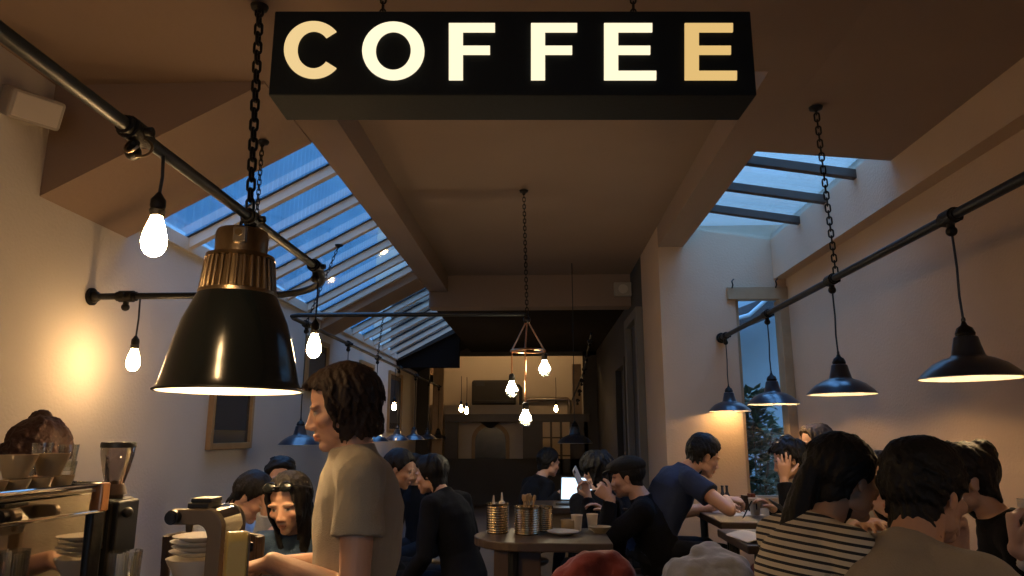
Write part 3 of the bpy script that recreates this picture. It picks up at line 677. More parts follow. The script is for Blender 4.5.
def person(label, head, rz, s=1.0, lean=8, curve=10, neck=22, side=0, hrot=(0, 0, 0), legs='sit', floor=PF, top='t_black', sleeve='short', neckr=.066,
           armL=None, armR=None, poleL=None, poleR=None, handL=None, handR=None, skin='fair', hair='hair_dark', style=None, fem=False, voxel=.006, trousers='t_trouser',
           extra_hair=None, group=None, wide=1.0, collar=False, fine=False, cat='person', shy=(0, 0), nl=.140, slf=.66):
    rz = R(rz); head = np.array(head, float)
    dir_ = lambda a: vn((math.sin(R(side)), math.sin(R(a))*math.cos(R(side)), math.cos(R(a))*math.cos(R(side))))
    d1, d2, d3 = dir_(lean), dir_(lean+curve), dir_(lean+neck)
    bs = s*(.92 if fem else 1.0)*wide
    off = d1*.30*s+d2*.21*s+d3*nl*s
    Rz = np.array(Matrix.Rotation(rz, 3, 'Z')); ow = Rz@off
    loc = np.array([head[0]-ow[0], head[1]-ow[1], floor]); ph = head[2]-ow[2]-floor
    T = thing('person', label, cat, loc, math.degrees(rz) and rz, group)
    inv = lambda p: Rz.T@(np.array(p, float)-loc)
    P = np.array([0, 0, ph]); X = np.array([1.0, 0, 0])
    C = P+d1*.30*s; Nk = C+d2*.21*s; H = Nk+d3*nl*s
    Hm = np.array((Matrix.Rotation(R(hrot[0]), 3, 'Z') @ Matrix.Rotation(R(-hrot[1]), 3, 'X') @ Matrix.Rotation(R(hrot[2]), 3, 'Y')))
    hs = s*(.96 if fem else 1.0)
    hl = lambda p: H+(Hm@np.array(p, float))*hs
    def torso(o, top_in=0, low=-.10, zcut=None):
        F1 = np.cross(X, d1)*-1; F2 = np.cross(X, d2)*-1; F1 = vn(np.cross(d1, X)); F2 = vn(np.cross(d2, X))
        k = bs; rg = []
        hip = .168 if fem else .158; wst = .125 if fem else .142; chest = .155 if fem else .165
        rg.append((P+d1*low*s, X*(hip*.92*k+o), F1*(.110*k+o)))
        rg.append((P+d1*.0*s, X*(hip*k+o), F1*(.118*k+o)))
        rg.append((P+d1*.13*s, X*(wst*k+o), F1*(.102*k+o)))
        rg.append((P+d1*.23*s, X*((wst*.5+chest*.5)*k+o), F1*(.108*k+o)))
        rg.append((C+d2*.03*s, X*(chest*k+o), F2*((.118 if fem else .116)*k+o)))
        rg.append((C+d2*.095*s, X*(.163*k+o), F2*(.106*k+o)))
        rg.append((C+d2*.150*s, X*(.118*k+o), F2*(.086*k+o)))
        rg.append((C+d2*.188*s, X*(.075*k+o*.8), F2*(.064*k+o*.8)))
        rg.append((Nk+d2*.008*s, X*(.060*k+o*.55), F2*(.058*k+o*.55)))
        return loft(rg, 32)
    body = [torso(0)]
    if fem:
        F2 = vn(np.cross(d2, X))
        for q in (-1, 1): body.append(ell(C+d2*.03*s+X*q*.065*s-F2*-.075*s*0+vn(np.cross(X, d2))*-1*.0+np.array([0, .085, 0])*s, (.055*s, .05*s, .055*s)))
    neckb = Nk-d2*.03*s+np.array([0, -.004, 0])
    body.append(rcone(neckb, hl((0, -.018, -.035)), .060*bs*(.9 if fem else 1), .054*hs*(.88 if fem else 1)))
    sh = {}; arms = {}
    for sd, q in (('L', -1), ('R', 1)):
        S_ = C+d2*(.130)*s+X*q*.172*bs+np.array([0, shy[0 if sd == 'L' else 1], 0]); sh[sd] = S_
        body.append(rcone(Nk-d2*.045*s+X*q*.03, S_+np.array([0, 0, .008]), .055*bs, .052*bs))
        ua, fa = .285*s, .255*s
        tgt = armL if sd == 'L' else armR
        pole = poleL if sd == 'L' else poleR
        pole = vn(Rz.T@np.array(pole, float)) if pole is not None else vn((q*.5, -.6, -.8))
        W = inv(tgt) if tgt is not None else S_+np.array([q*.03, .16, -.44])*s
        dv = W-S_; dl = np.linalg.norm(dv); dl2 = min(dl, (ua+fa)*.992); W = S_+dv/dl*dl2 if dl > dl2 else W
        a = (ua*ua-fa*fa+dl2*dl2)/(2*dl2); hgt = math.sqrt(max(ua*ua-a*a, 0)); dn = vn(dv); pp = vn(pole-dn*(pole@dn))
        E_ = S_+dn*a+pp*hgt; arms[sd] = (S_, E_, W)
        body.append(rcone(S_, S_*.45+E_*.55, .051*bs, .043*bs)); body.append(rcone(S_*.45+E_*.55, E_, .043*bs, .037*bs))
        fm = E_*.7+W*.3; body.append(rcone(E_, fm, .037*bs, .038*bs)); body.append(rcone(fm, W, .038*bs, .026*bs))
        hd = (handL if sd == 'L' else handR) or {}
        hdir = Rz.T@np.array(hd['d'], float) if 'd' in hd else vn(W-E_)
        hn = Rz.T@np.array(hd['n'], float) if 'n' in hd else np.array([0, -.1, -1.0])
        if abs(vn(hn)@vn(hdir)) > .95: hn = hn+np.array([0, 1.0, 0])
        body += hand(W, hdir, hn, sd == 'R', hd.get('curl', 22), hd.get('thumb', 25), s*(.92 if fem else 1.0), hd.get('spread', 4))
    legp = []
    for q in (-1, 1):
        hp = P+np.array([q*.09*bs, 0, -.03])
        if legs == 'stand':
            kn = np.array([q*.10, .03, ph*.53]); an = np.array([q*.11, -.03, .085])
        else:
            kn = np.array([q*.12, .40*s, min(ph-.035, .62)]); an = np.array([q*.12, .36*s, .085])
        legp.append((hp, kn, an))
        body.append(rcone(hp, kn, .083*bs, .055*bs)); body.append(rcone(kn, kn*.65+an*.35, .055*bs, .056*bs)); body.append(rcone(kn*.65+an*.35, an, .056*bs, .036*bs))
        body.append(rcone(an+np.array([0, -.02, -.045]), an+np.array([0, .13, -.055]), .034, .026))
    for v, f in head_parts(fem):
        body.append(([tuple(hl(p)) for p in v], f))
    me = fuse(body, voxel, 4 if voxel < .005 else 3)
    cc = get_co(me); lc = ((cc-H)@Hm)/hs; col = np.tile(np.array(SKIN[skin]), (len(cc), 1)); inh = (np.linalg.norm(lc, axis=1) < .16) & (lc[:, 1] > .03)
    def dab(c, rad, colr, k=1.0):
        d = np.sqrt((((lc-np.array(c))/np.array(rad))**2).sum(1)); w_ = sstep((1.25-d)/.5)*k*inh; return col*(1-w_[:, None])+np.array(colr)*w_[:, None]
    base = np.array(SKIN[skin])
    for q in (-1, 1):
        col = dab((q*.045, .07, -.03), (.03, .05, .025), base*np.array([1.05, .9, .87]), .4)
        col = dab((q*.031, .085, .022), (.020, .03, .0045), base*.16, .9)
        col = dab((q*.031, .080, .001), (.0145, .03, .0055), (.50, .46, .42))
        col = dab((q*.031, .080, .001), (.006, .03, .0058), (.03, .02, .015))
        col = dab((q*.031, .080, .0075), (.0155, .03, .0022), base*.18, .9)
        col = dab((q*.008, .108, -.044), (.0045, .012, .0035), base*.3, .8)
    col = dab((0, .09, -.065), (.023, .03, .010), base*np.array([.88, .64, .60]), .8)
    col = dab((0, .09, -.065), (.020, .03, .0018), base*.25, .9)
    set_col(me, col); link('body', me, 'skin', T, 180)
    st = dict(style or {}); hp_ = hair_mesh(st, voxel, int(abs(head[0]*1000))+3)
    hp_ = [([tuple(hl(p)) for p in v], f) for v, f in hp_]
    if extra_hair: hp_ += extra_hair(hl, hs)
    hv = min(voxel, .0045) if fine else max(voxel*.9, .005)
    link('hair', fuse(hp_, hv, 2 if fine else 2, (.0022, 95, .35)), hair, T, 180)
    # clothes
    o = .013; cl = [torso(o, low=-.17 if legs == 'stand' else -.09)]
    if fem:
        for q in (-1, 1): cl.append(ell(C+d2*.03*s+X*q*.065*s+np.array([0, .085, 0])*s, (.064*s, .06*s, .064*s)))
    bands = []
    for sd, q in (('L', -1), ('R', 1)):
        S_, E_, W = arms[sd]
        cl.append(rcone(Nk-d2*.052*s+X*q*.035, S_+np.array([0, 0, .006]), .058*bs+o*.4, .055*bs+o))
        if sleeve == 'short':
            m_ = S_+(E_-S_)*slf; cl.append(rcone(S_, S_+(E_-S_)*.3, .055*bs+o, .054*bs+o)); cl.append(rcone(S_+(E_-S_)*.25, m_, .053*bs+o, .054*bs+o*1.3, 20, True))
        elif sleeve == 'long':
            cl.append(rcone(S_, E_, .054*bs+o, .041*bs+o)); cl.append(rcone(E_, E_+(W-E_)*.4, .041*bs+o, .040*bs+o)); cl.append(rcone(E_+(W-E_)*.35, E_+(W-E_)*.93, .041*bs+o, .031*bs+o, 20, True))
        elif sleeve == 'none': cl.append(rcone(S_, S_+(E_-S_)*.12, .052*bs+o, .050*bs+o*.6, 20, True))
    if collar:
        n2 = Nk+d3*.045*s; x, y, d = axes(d3); cl.append(loft([(Nk-d2*.02*s, x*.075*s, y*.072*s), (n2, x*.066*s, y*.064*s), (n2+d3*.012, x*.062*s, y*.06*s)], 24))
    cm = fuse(cl, max(voxel*1.0, .0055), 3, (.0065 if not fine else .006, 11, .8))
    if top in ('t_stripe', 't_plaidst'):
        cc = get_co(cm); band = (cc-P)@d1
        for sd in 'LR':
            S_, E_, W = arms[sd]
            for a, b, o_ in ((S_, E_, 0), (E_, W, np.linalg.norm(E_-S_))):
                dd = vn(b-a); t = (cc-a)@dd; dist = np.linalg.norm(cc-a-dd*t[:, None], axis=1); ok = (t > .05) & (t < np.linalg.norm(b-a)+.03) & (dist < .085*bs)
                band = np.where(ok, t+o_+.03, band)
        a = cm.attributes.new('band', 'FLOAT', 'POINT'); a.data.foreach_set('value', band.astype(np.float32))
    link({'short': 't_shirt', 'long': 'sweater', 'none': 'vest_top'}[sleeve] if not collar else 'shirt', cm, top, T, 180)
    tr = []
    if trousers:
        F1 = vn(np.cross(d1, X)); hip = .168 if fem else .158
        tr.append(loft([(P-d1*.11*s, X*(hip*.95*bs+.01), F1*(.115*bs+.01)), (P, X*(hip*bs+.010), F1*(.118*bs+.010)), (P+d1*.05*s, X*(hip*.94*bs+.008), F1*(.110*bs+.008))], 28))
        for hp, kn, an in legp:
            tr.append(rcone(hp, kn, .088*bs, .063*bs)); tr.append(rcone(kn, an+np.array([0, 0, .02]), .063*bs, .052*bs, 18))
        link('trousers', fuse(tr, .011, 3, (.006, 12, .7)), trousers, T, 180)
        for hp, kn, an in legp:
            link('shoe', fuse([rcone(an+np.array([0, -.03, -.042]), an+np.array([0, .15, -.052]), .042, .036), rcone(an, an+np.array([0, 0, -.04]), .045, .045)], .01, 3), 'blackplastic', T, 180)
    PEOPLE[label] = dict(T=T, H=H, Hm=Hm, hs=hs, hl=hl, P=P, arms=arms, Nk=Nk, loc=loc, Rz=Rz, ph=ph, floor=floor, sh=sh)
    return PEOPLE[label]
def seat_for(p, label, name='stool', group='wooden stools under the seated guests'):
    zt = p['ph']-.15; t = thing(name, label, 'stool', (p['loc'][0], p['loc'][1], p['floor']), 0, group)
    MB().add(lathe([(.0, zt-.045), (.15, zt-.045), (.17, zt-.03), (.17, zt-.01), (.15, zt), (0, zt)], 28)).build('seat', 'darkwood', t, 50)
    for k in range(4):
        a = R(45+90*k); MB().add(tube([(.10*math.cos(a), .10*math.sin(a), zt-.04), (.17*math.cos(a), .17*math.sin(a), .0)], [.016, .013], 10)).build('leg', 'darkwood', t)
    MB().add(torus((0, 0, zt*.4), .145, .009, Matrix.Rotation(R(90), 3, 'Y'), 28, 8)).build('footrest', 'blackmetal', t)
    return t
SHORT = dict(T=.014, Ttop=.008, n=150, len=.075, r=.006, flow=(0, .1, -.3), nape=-.07, side=-.012, ear=.02, behind=-.03, front=.078, nf=40)
NEAT = dict(T=.012, Ttop=.006, n=60, len=.06, r=.007, flow=(0, .1, -.3), nape=-.06, front=.082)
UP = dict(T=.014, n=60, len=.09, r=.006, flow=(0, -.6, .2), nape=-.075, side=.0, ear=.012, behind=-.05, front=.082)
LONG = dict(T=.018, n=200, len=.30, r=.008, flow=(0, -.25, -.8), nape=-.09, side=-.03, ear=-.02, behind=-.07, front=.085, wave=.25, wf=40)
WAVY = dict(T=.011, Ttop=.002, Tback=.006, n=460, len=.20, earz=-.5, zmin=-.108, r=.0065, flow=(0, -.35, -.8), nape=-.105, side=-.004, ear=.016, behind=-.07, front=.076, temple=.05, wave=.75, wf=85, flare=.026, free=-.10, fl=.66, nf=30, namp=.005)
CURLY = dict(T=.03, n=220, len=.10, r=.009, flow=(0, -.1, -.2), nape=-.08, side=-.02, front=.075, wave=.9, wf=110, nf=45, namp=.01)
def bun(c, rad, seed=1):
    def f(hl, hs):
        g = np.random.default_rng(seed); o = [([tuple(hl(np.array(p))) for p in v], ff) for v, ff in [ell(c, rad)]]
        for k in range(14):
            d = vn(g.normal(size=3)); e = vn(np.cross(d, g.normal(size=3))); pts = [hl(np.array(c)+np.array(rad)*(d*math.cos(a)+e*math.sin(a))*1.02) for a in np.linspace(0, 2.6, 9)]
            o.append(tube(pts, [.006*hs]*9, 6))
        return o
    return f
def tail(path, r, n=9, spread=.02, seed=2, world=None):
    def f(hl, hs):
        g = np.random.default_rng(seed); P = [hl(np.array(p)) for p in path]; o = []
        for k in range(n):
            of = g.normal(size=3)*spread; m = len(P)
            pts = blend_pts([P[i]+of*min(1, .25+i/(m-1)) for i in range(m)], 6); nn = len(pts)
            o.append(tube(pts, [r*(.75+.5*math.sin(math.pi*(.15+.8*i/(nn-1))))*(1-.75*(i/(nn-1))**3) for i in range(nn)], 8))
        return o
    return f
# ---- barista at the bar
Y0 = 2.06
def P_(px, py, Y): return at(px, py, Y=Y)
barista = person('young barista with wavy brown hair in plain tan t-shirt, standing at the bar', P_(341, 408, Y0), 108, 1.0, lean=-5, curve=13, neck=24, legs='stand', floor=0,
    top='t_tan', sleeve='short', hrot=(0, 15, 0), nl=.122, slf=.5, skin='fair', hair='hair_brown', style=WAVY, voxel=.0036, fine=True,
    armL=P_(272, 562, 1.93), poleL=(.75, -.25, -.6), handL=dict(d=(-.93, .05, -.22), n=(.1, .05, -1), curl=18, thumb=20),
    armR=P_(262, 566, 2.2), poleR=(.6, .4, -.6), handR=dict(d=(-.95, -.1, -.2), n=(0, 0, -1), curl=25))
# ---- person behind the espresso machine
barista2 = person('person with dark hair in a top knot, head bowed behind the espresso machine', P_(36, 460, 2.38), 40, 1.06, lean=5, curve=10, neck=42, legs='stand', floor=0,
    top='t_khaki', sleeve='short', hrot=(0, 40, 0), hair='hair_red', style=dict(UP, T=.02, n=160, len=.11, flow=(0, -.3, .5)), fem=True, voxel=.005, fine=True, extra_hair=bun((0, -.055, .13), (.032, .032, .024)))
# ---- guests along the skylit wall
m_plaid = person('man with short dark hair in pale blue collared shirt, hand to his face', P_(252, 498, 3.75), -100, 1.0, lean=18, curve=14, neck=40, top='t_plaid', sleeve='long', collar=True,
    hrot=(10, 34, 0), hair='hair_black', style=SHORT, voxel=.005, armL=P_(266, 510, 3.72), poleL=(.5, -.3, -1), handL=dict(d=(-.15, 0, 1), n=(-1, 0, 0), curl=45), armR=P_(262, 540, 3.6))
w_sun = person('woman in denim jacket with sunglasses pushed up on her hair', P_(289, 503, 2.85), 175, .97, lean=10, curve=8, neck=22, top='t_denim', sleeve='long',
    hrot=(0, 17, 4), hair='hair_dark', style=dict(LONG, len=.30, front=.078, temple=.045, T=.014, wave=.12, face=36, bang=.03, earz=-.5), fem=True, voxel=.0045, fine=True,
    armR=P_(246, 545, 2.72), poleR=(-.5, .3, -.6), handR=dict(d=(-1, -.1, 0), n=(0, 0, -1)), armL=P_(304, 590, 2.72))
w_dark = person('guest with dark hair gathered at the back, behind the sunglasses woman', P_(280, 478, 4.4), 200, 1.0, lean=6, top='t_charcoal', sleeve='long', hrot=(0, 12, 0), hair='hair_black', style=dict(UP, T=.02), fem=True, voxel=.007)
# ---- dim guests behind the barista
g1 = person('dim guest in black with pale ear, seated close behind the barista shoulder', P_(400, 470, 4.7), -75, 1.0, lean=12, curve=10, neck=30, top='t_slate', sleeve='long', hrot=(-20, 15, 0), hair='hair_dark', style=SHORT, voxel=.007)
g2 = person('dim guest in black leaning towards the one by the barista shoulder', P_(430, 475, 4.5), 60, 1.0, lean=16, curve=10, neck=30, top='t_charcoal', sleeve='long', hrot=(15, 10, 0), hair='hair_black', style=dict(LONG, len=.2, n=80), fem=True, voxel=.007)
g3 = person('dim dark-haired guest farther along the skylit wall, above the whispering two', P_(413, 469, 6.2), 150, 1.0, lean=6, top='t_charcoal', sleeve='long', hair='hair_dark', style=NEAT, voxel=.009)
# ---- centre tables
g4 = person('dark-haired guest in dark clothes watching the lit laptop', P_(549, 463, 6.1), -60, .98, lean=12, curve=8, neck=24, top='t_charcoal', sleeve='long', hrot=(0, 10, 0), hair='hair_black', style=dict(UP, T=.018), extra_hair=bun((0, -.10, .03), (.03, .03, .03)), fem=True, voxel=.007,
    armR=P_(561, 492, 5.75))
g5 = person('guest with big curly dark hair raising a phone in one hand', P_(596, 472, 5.1), 20, 1.0, lean=8, curve=8, neck=18, top='t_black', sleeve='long', hrot=(20, 8, 0), hair='hair_black', style=CURLY, voxel=.006,
    armL=P_(588, 497, 4.85), poleL=(-.1, -.4, -1), handL=dict(d=(-.35, -.1, 1), n=(.2, -.6, .0), curl=42, thumb=40), armR=P_(606, 512, 4.8))
g6 = person('man in flat cap and black coat with hands clasped before his mouth', P_(627, 478, 4.45), 75, 1.0, lean=10, curve=10, neck=26, top='t_black', sleeve='long', hrot=(0, 8, 0), hair='hair_black', style=dict(NEAT, n=0), voxel=.005, wide=1.06,
    armL=P_(611, 499, 4.32), poleL=(.4, -.4, -1), handL=dict(d=(-.75, .2, .6), n=(0, 1, .2), curl=50, thumb=35), armR=P_(611, 498, 4.46), poleR=(.4, .5, -1), handR=dict(d=(-.75, -.1, .6), n=(0, -1, .2), curl=50, thumb=35))
g7 = person('guest with pinkish face showing between the curly head and the flat cap', P_(613, 478, 5.7), 100, .97, lean=6, top='t_charcoal', sleeve='long', hrot=(0, 5, 0), hair='hair_dark', style=NEAT, voxel=.007)
m_blue = person('man in navy blue t-shirt writing at the table, before the warm lit wall', P_(704, 457, 4.5), -78, 1.0, lean=24, curve=12, neck=36, top='t_navy', sleeve='short', hrot=(0, 20, 0), hair='hair_black', style=dict(SHORT, Ttop=.014), voxel=.0045, fine=True,
    slf=.5, armR=P_(726, 499, 4.36), poleR=(-.45, -.8, .05), handR=dict(d=(1, .1, -.1), n=(0, .3, -1), curl=38, thumb=30), armL=P_(722, 505, 4.75), poleL=(-.3, .6, -1), handL=dict(d=(1, -.1, 0), n=(0, 0, -1), curl=25))
w_hand = person('woman in black sweater with curly dark hair, hand held against her temple', P_(789, 461, 4.35), 75, .98, lean=14, curve=10, neck=30, top='t_black', sleeve='long', hrot=(8, 16, 0), hair='hair_black', style=dict(CURLY, T=.022, len=.07), extra_hair=bun((0, -.03, .125), (.04, .04, .032)), fem=True, voxel=.0045, fine=True,
    armL=P_(784, 480, 4.12), poleL=(-.1, -.3, -1), handL=dict(d=(.10, .0, 1), n=(.15, .9, -.1), curl=(6, 8, 10, 14), thumb=10), armR=P_(772, 508, 4.5), handR=dict(n=(0, 0, -1)))
g8 = person('guest with straight light brown hair, head only, above the woman with raised hand', P_(815, 444, 4.78), 82, 1.0, lean=8, top='t_charcoal', sleeve='long', hrot=(10, 8, 0), hair='hair_light', style=dict(LONG, len=.12, n=160, T=.02, wave=.05, whorl=(0, -.02, .12)), fem=True, voxel=.005, fine=True)
# ---- near right group
w_str = person('woman in cream and black striped top with long dark ponytail, in profile', P_(846, 480, 2.04), -72, .97, lean=9, curve=14, neck=34, top='t_stripe', sleeve='long', hrot=(0, 10, 0), skin='olive', hair='hair_black',
    style=dict(UP, T=.017, Tback=.006, n=160, len=.12, r=.006, side=-.012, ear=.004, flow=(0, -.9, .1), wave=.08), fem=True, voxel=.0036, fine=True,
    extra_hair=tail([(0, -.085, .045), (0, -.112, .02), (-.01, -.125, -.04), (-.02, -.135, -.12), (-.03, -.13, -.22), (-.035, -.12, -.33)], .020, 13, .016),
    armR=P_(860, 590, 2.0), armL=P_(905, 560, 2.35))
m_grey = person('man in beige grey t-shirt with cropped dark hair, seen from behind', P_(927, 495, 1.88), -60, 1.0, lean=14, curve=15, neck=26, side=-5, top='t_greige', sleeve='short', hrot=(-6, 6, 0), skin='mid', hair='hair_black',
    style=dict(SHORT, n=330, T=.016, Ttop=.014, nape=-.108, behind=-.055, ear=.012, side=-.02, len=.06, r=.005, flow=(0, .45, .1)), voxel=.0036, fine=True, wide=1.0,
    armR=P_(1000, 650, 1.8), poleR=(.7, -.5, -.6), armL=P_(960, 553, 2.0), poleL=(.6, .6, -1), handL=dict(d=(-.15, -.1, 1), n=(-.8, -.4, 0), curl=58, thumb=40))
w_blk = person('woman in black top with dark hair up in a bun, bare nape', P_(962, 481, 2.4), 70, .97, lean=12, curve=10, neck=26, nl=.135, top='t_black', sleeve='short', hrot=(10, 8, 0), skin='mid', hair='hair_black', style=dict(UP, T=.015, n=120), extra_hair=bun((0, -.085, .085), (.045, .042, .042)), fem=True, voxel=.0045, fine=True)
w_wht = person('guest in crumpled white shirt, mostly hidden behind the man in beige grey', P_(884, 486, 2.85), 160, 1.0, lean=14, curve=12, neck=30, top='t_white', sleeve='long', collar=True, hair='hair_dark', style=NEAT, voxel=.006,
    armR=P_(858, 528, 2.55), poleR=(-.6, .3, -.6), armL=P_(900, 545, 2.5))
w_cup = person('guest in cream knit sleeve holding up a white cup at the table end', P_(1096, 466, 2.2), 85, .97, lean=8, top='t_white', sleeve='long', hair='hair_dark', style=NEAT, voxel=.0045, fine=True,
    armL=P_(1018, 549, 2.05), poleL=(.2, -.4, -1), handL=dict(d=(.0, .1, 1), n=(1.0, -.35, .1), curl=(58, 60, 62, 64), thumb=30), armR=P_(1050, 600, 2.3))
# ------------------------------------------------------------------ bar counter and what stands on it
CT = 1.03
bc = thing('bar_counter', 'dark wooden bar counter carrying the espresso machine and grinder', 'counter', (-1.45, 1.2, 0))
MB().add(prism([(-.80, -2.2), (.78, -2.2), (.78, .66), (.30, .66), (.30, .80), (-.80, .80)], 2, CT-.05, CT)).build('worktop', 'darkwood', bc, 0, .004)
MB().add(prism([(-.76, -2.2), (.72, -2.2), (.72, .60), (.26, .60), (.26, .74), (-.76, .74)], 2, 0, CT-.05)).build('front_panel', 'wood', bc, 0)
# large espresso machine, mirror polished back panel towards the room
a = at(103, 484, Y=1.70); b = at(0, 503, Y=1.21)
em = thing('espresso_machine', 'espresso machine with mirror polished back panel and chrome cup rail', 'coffee machine', (a[0], a[1], CT))
b = a+np.array([-.045, -.62, 0]); ex = np.array([b[0]-a[0], b[1]-a[1]]); el = np.linalg.norm(ex); em.rotation_euler = (0, 0, math.atan2(-ex[1], -ex[0])-R(90))
ZT = a[2]-CT; LM = el+.28       # local: +y along the machine towards the far end, origin at far end, panel at x=0
MB().add(box(-.42, -.012, -LM, -.035, .05, ZT-.02)).build('machine_body', 'blackplastic', em, 0, .008)
MB().add(prism([(-.012, .03), (.004, .03), (.001, ZT-.02), (-.012, ZT-.02)], 1, -LM, -.04)).build('back_panel', 'mirror', em, 0)
MB().add(box(-.40, .0, -LM, -.02, ZT-.016, ZT-.010)).build('cup_tray', 'steel', em, 0)
MB().add(tube([(.006, -LM, ZT), (.006, -.02, ZT), (.0, -.0, ZT), (-.02, .012, ZT), (-.40, .012, ZT)], .006, 10)).build('cup_rail', 'chrome', em)
MB().add(box(.0, .012, -LM, -.0, ZT-.064, ZT-.057)).build('trim_strip', 'chrome', em, 0, .002)
MB().add(box(-.012, .016, -.022, .008, ZT-.062, ZT+.004)).build('corner_block', 'copper', em, 0, .004)
MB().add(box(-.42, .012, -.040, .006, .0, ZT-.062)).build('end_panel', 'blackmetal', em, 0, .006)
for x in (-.36, -.05):
    for y in (-LM+.08, -.10): MB().add(lathe([(.022, 0), (.025, .01), (.02, .05)], 14, (x, y, 0))).build('foot', 'chrome', em)
emM = Matrix.Translation(em.location) @ Matrix.Rotation(em.rotation_euler[2], 4, 'Z')
zt = CT+ZT-.010
# cups on the machine
CUP = [(.018, 0), (.030, 0), (.032, .006), (.040, .03), (.049, .058), (.051, .066), (.048, .066), (.046, .058), (.037, .03), (.028, .010), (0, .008)]
def cup(label, p, sc, group='cups stacked on the machine', m='cupglaze', handle=0.0):
    t = thing('cup', label, 'cup', p, 0, group); MB().add(lathe([(r*sc, z*sc) for r, z in CUP], 32)).build('bowl', m, t, 50)
    MB().add(tube([(math.cos(handle)*x*sc, math.sin(handle)*x*sc, z*sc) for x, z in ((.045, .052), (.062, .054), (.068, .04), (.058, .024), (.040, .024))], .005*sc, 8)).build('handle', m, t)
def along(px, x):
    best = None
    for i in range(800):
        y = -LM+LM*i/799; qq = emM @ Vector((x, y, 0)); d = np.array([qq.x, qq.y, zt-CH]); u = 512+FPX*(d@_r)/(d@_f)
        if best is None or abs(u-px) < best[0]: best = (abs(u-px), y)
    return best[1]
def mloc(x, y, z=0): q = emM @ Vector((x, y, 0)); return (q.x, q.y, zt+z)
lab = ['small brown cup at the machine end, beside the tumblers', 'small brown cup in the lower row, second from the tumblers', 'small brown cup in the lower row, third from the tumblers', 'small brown cup in the lower row, cut by the picture edge']
for k, px in enumerate((60, 38, 15, -9)): cup(lab[k], mloc(-.045, along(px, -.045)), .52, handle=2.6+k)
lab = ['wide brown bowl cup stacked over the lower row, nearer the tumblers', 'wide brown bowl cup stacked over the lower row, second from the tumblers']
for k, px in enumerate((47, 13)): cup(lab[k], mloc(-.06, along(px, -.06), .035), .74, handle=2.4+k)
TUM = [(.0, .0), (.022, 0), (.024, .004), (.031, .085), (.029, .085), (.0225, .012), (0, .010)]
def tumbler(label, p, sc=1, group='glass tumblers on the machine'):
    t = tag(MB().add(lathe([(r*sc, z*sc) for r, z in TUM], 24)).build('glass_tumbler', 'glass', None, 40), label, 'glass', group); t.location = p
for k, (px, dx, dz, l) in enumerate(((73, -.10, 0, 'glass tumbler carrying another at the machine end, nearer the bowed hair'), (73, -.10, .040, 'glass tumbler nested on top at the machine end, nearer the bowed hair'),
        (84, -.10, 0, 'glass tumbler carrying another at the machine end, nearer the grinder'), (84, -.10, .040, 'glass tumbler nested on top at the machine end, nearer the grinder'),
        (54, -.17, 0, 'glass tumbler carrying another behind the brown cups'), (54, -.17, .044, 'glass tumbler nested on top behind the brown cups'))):
    tumbler(l, mloc(dx, along(px, dx), dz+.001), .72)
# grinder
q = at(116, 509, Y=1.93); gx, gy = q[0]-.012, 1.93; gz = lambda py: at(116, py, Y=1.93)[2]-CT
gr = thing('coffee_grinder', 'coffee grinder with clear conical bean hopper and black lid', 'grinder', (gx, gy, CT))
k_ = 1.93/700
MB().add(lathe([(15.5*k_, gz(446)), (15*k_, gz(455)), (12*k_, gz(470)), (8*k_, gz(486)), (7.6*k_, gz(486)), (11.6*k_, gz(470)), (14.6*k_, gz(455)), (15.1*k_, gz(446))], 36)).build('hopper', 'hopper', gr, 50)
MB().add(lathe([(.0, gz(442)), (15.5*k_, gz(442)), (16.2*k_, gz(444)), (16*k_, gz(447.5)), (0, gz(447.5))], 36)).build('lid', 'blackplastic', gr, 40)
MB().add(lathe([(.0, gz(480)), (.025, gz(484)), (.033, gz(494)), (.0, gz(495))], 20)).build('beans', 'wood', gr, 50)
MB().add(lathe([(8.3*k_, gz(485)), (9*k_, gz(488)), (9*k_, gz(497)), (8*k_, gz(499))], 28)).build('collar', 'wood', gr, 40)
MB().add(cbox((-.008, 0, (gz(498)+.06)/2), (.082, .12, gz(498)-.06))).build('body', 'blackmetal', gr, 0, .01)
MB().add(cbox((.012, -.066, (gz(508)+gz(545))/2), (.024, .012, gz(508)-gz(545)))).build('front_plate', 'steel', gr, 0, .003)
MB().add(prism([(.02, gz(500)), (.048, gz(500)), (.048, gz(552)), (.036, gz(552))], 1, -.05, .05)).build('chute_housing', 'blackplastic', gr, 0, .005)
MB().add(cyl((.04, -.02, gz(511)), (.058, -.03, gz(511)), .008)).add(ball((.064, -.033, gz(511)), .014)).build('knob', 'blackplastic', gr)
MB().add(lathe([(.075, 0), (.085, .005), (.085, .045), (.06, .06)], 28)).build('base', 'blackmetal', gr, 40)
# tumbler of stirrers in front of the grinder
q = at(126, 551, Y=1.60); t = thing('stirrer_glass', 'clear ribbed glass full of pale stirrers before the grinder', 'glass', (q[0], 1.60, CT))
h = q[2]-CT
MB().add(lathe([(.028, 0), (.029, .004), (.034, h), (.0325, h), (.027, .008), (0, .006)], 24)).build('glass_wall', 'glass', t, 40)
for k in range(16):
    a = k*2.4; r_ = .006+.019*((k*.618) % 1); MB().add(box(-.003, .003, -.0008, .0008, 0, h*(.86+.1*((k*.37) % 1)))).build('stirrer', 'paper', t, 0, 0, (r_*math.cos(a), r_*math.sin(a), .009), a)
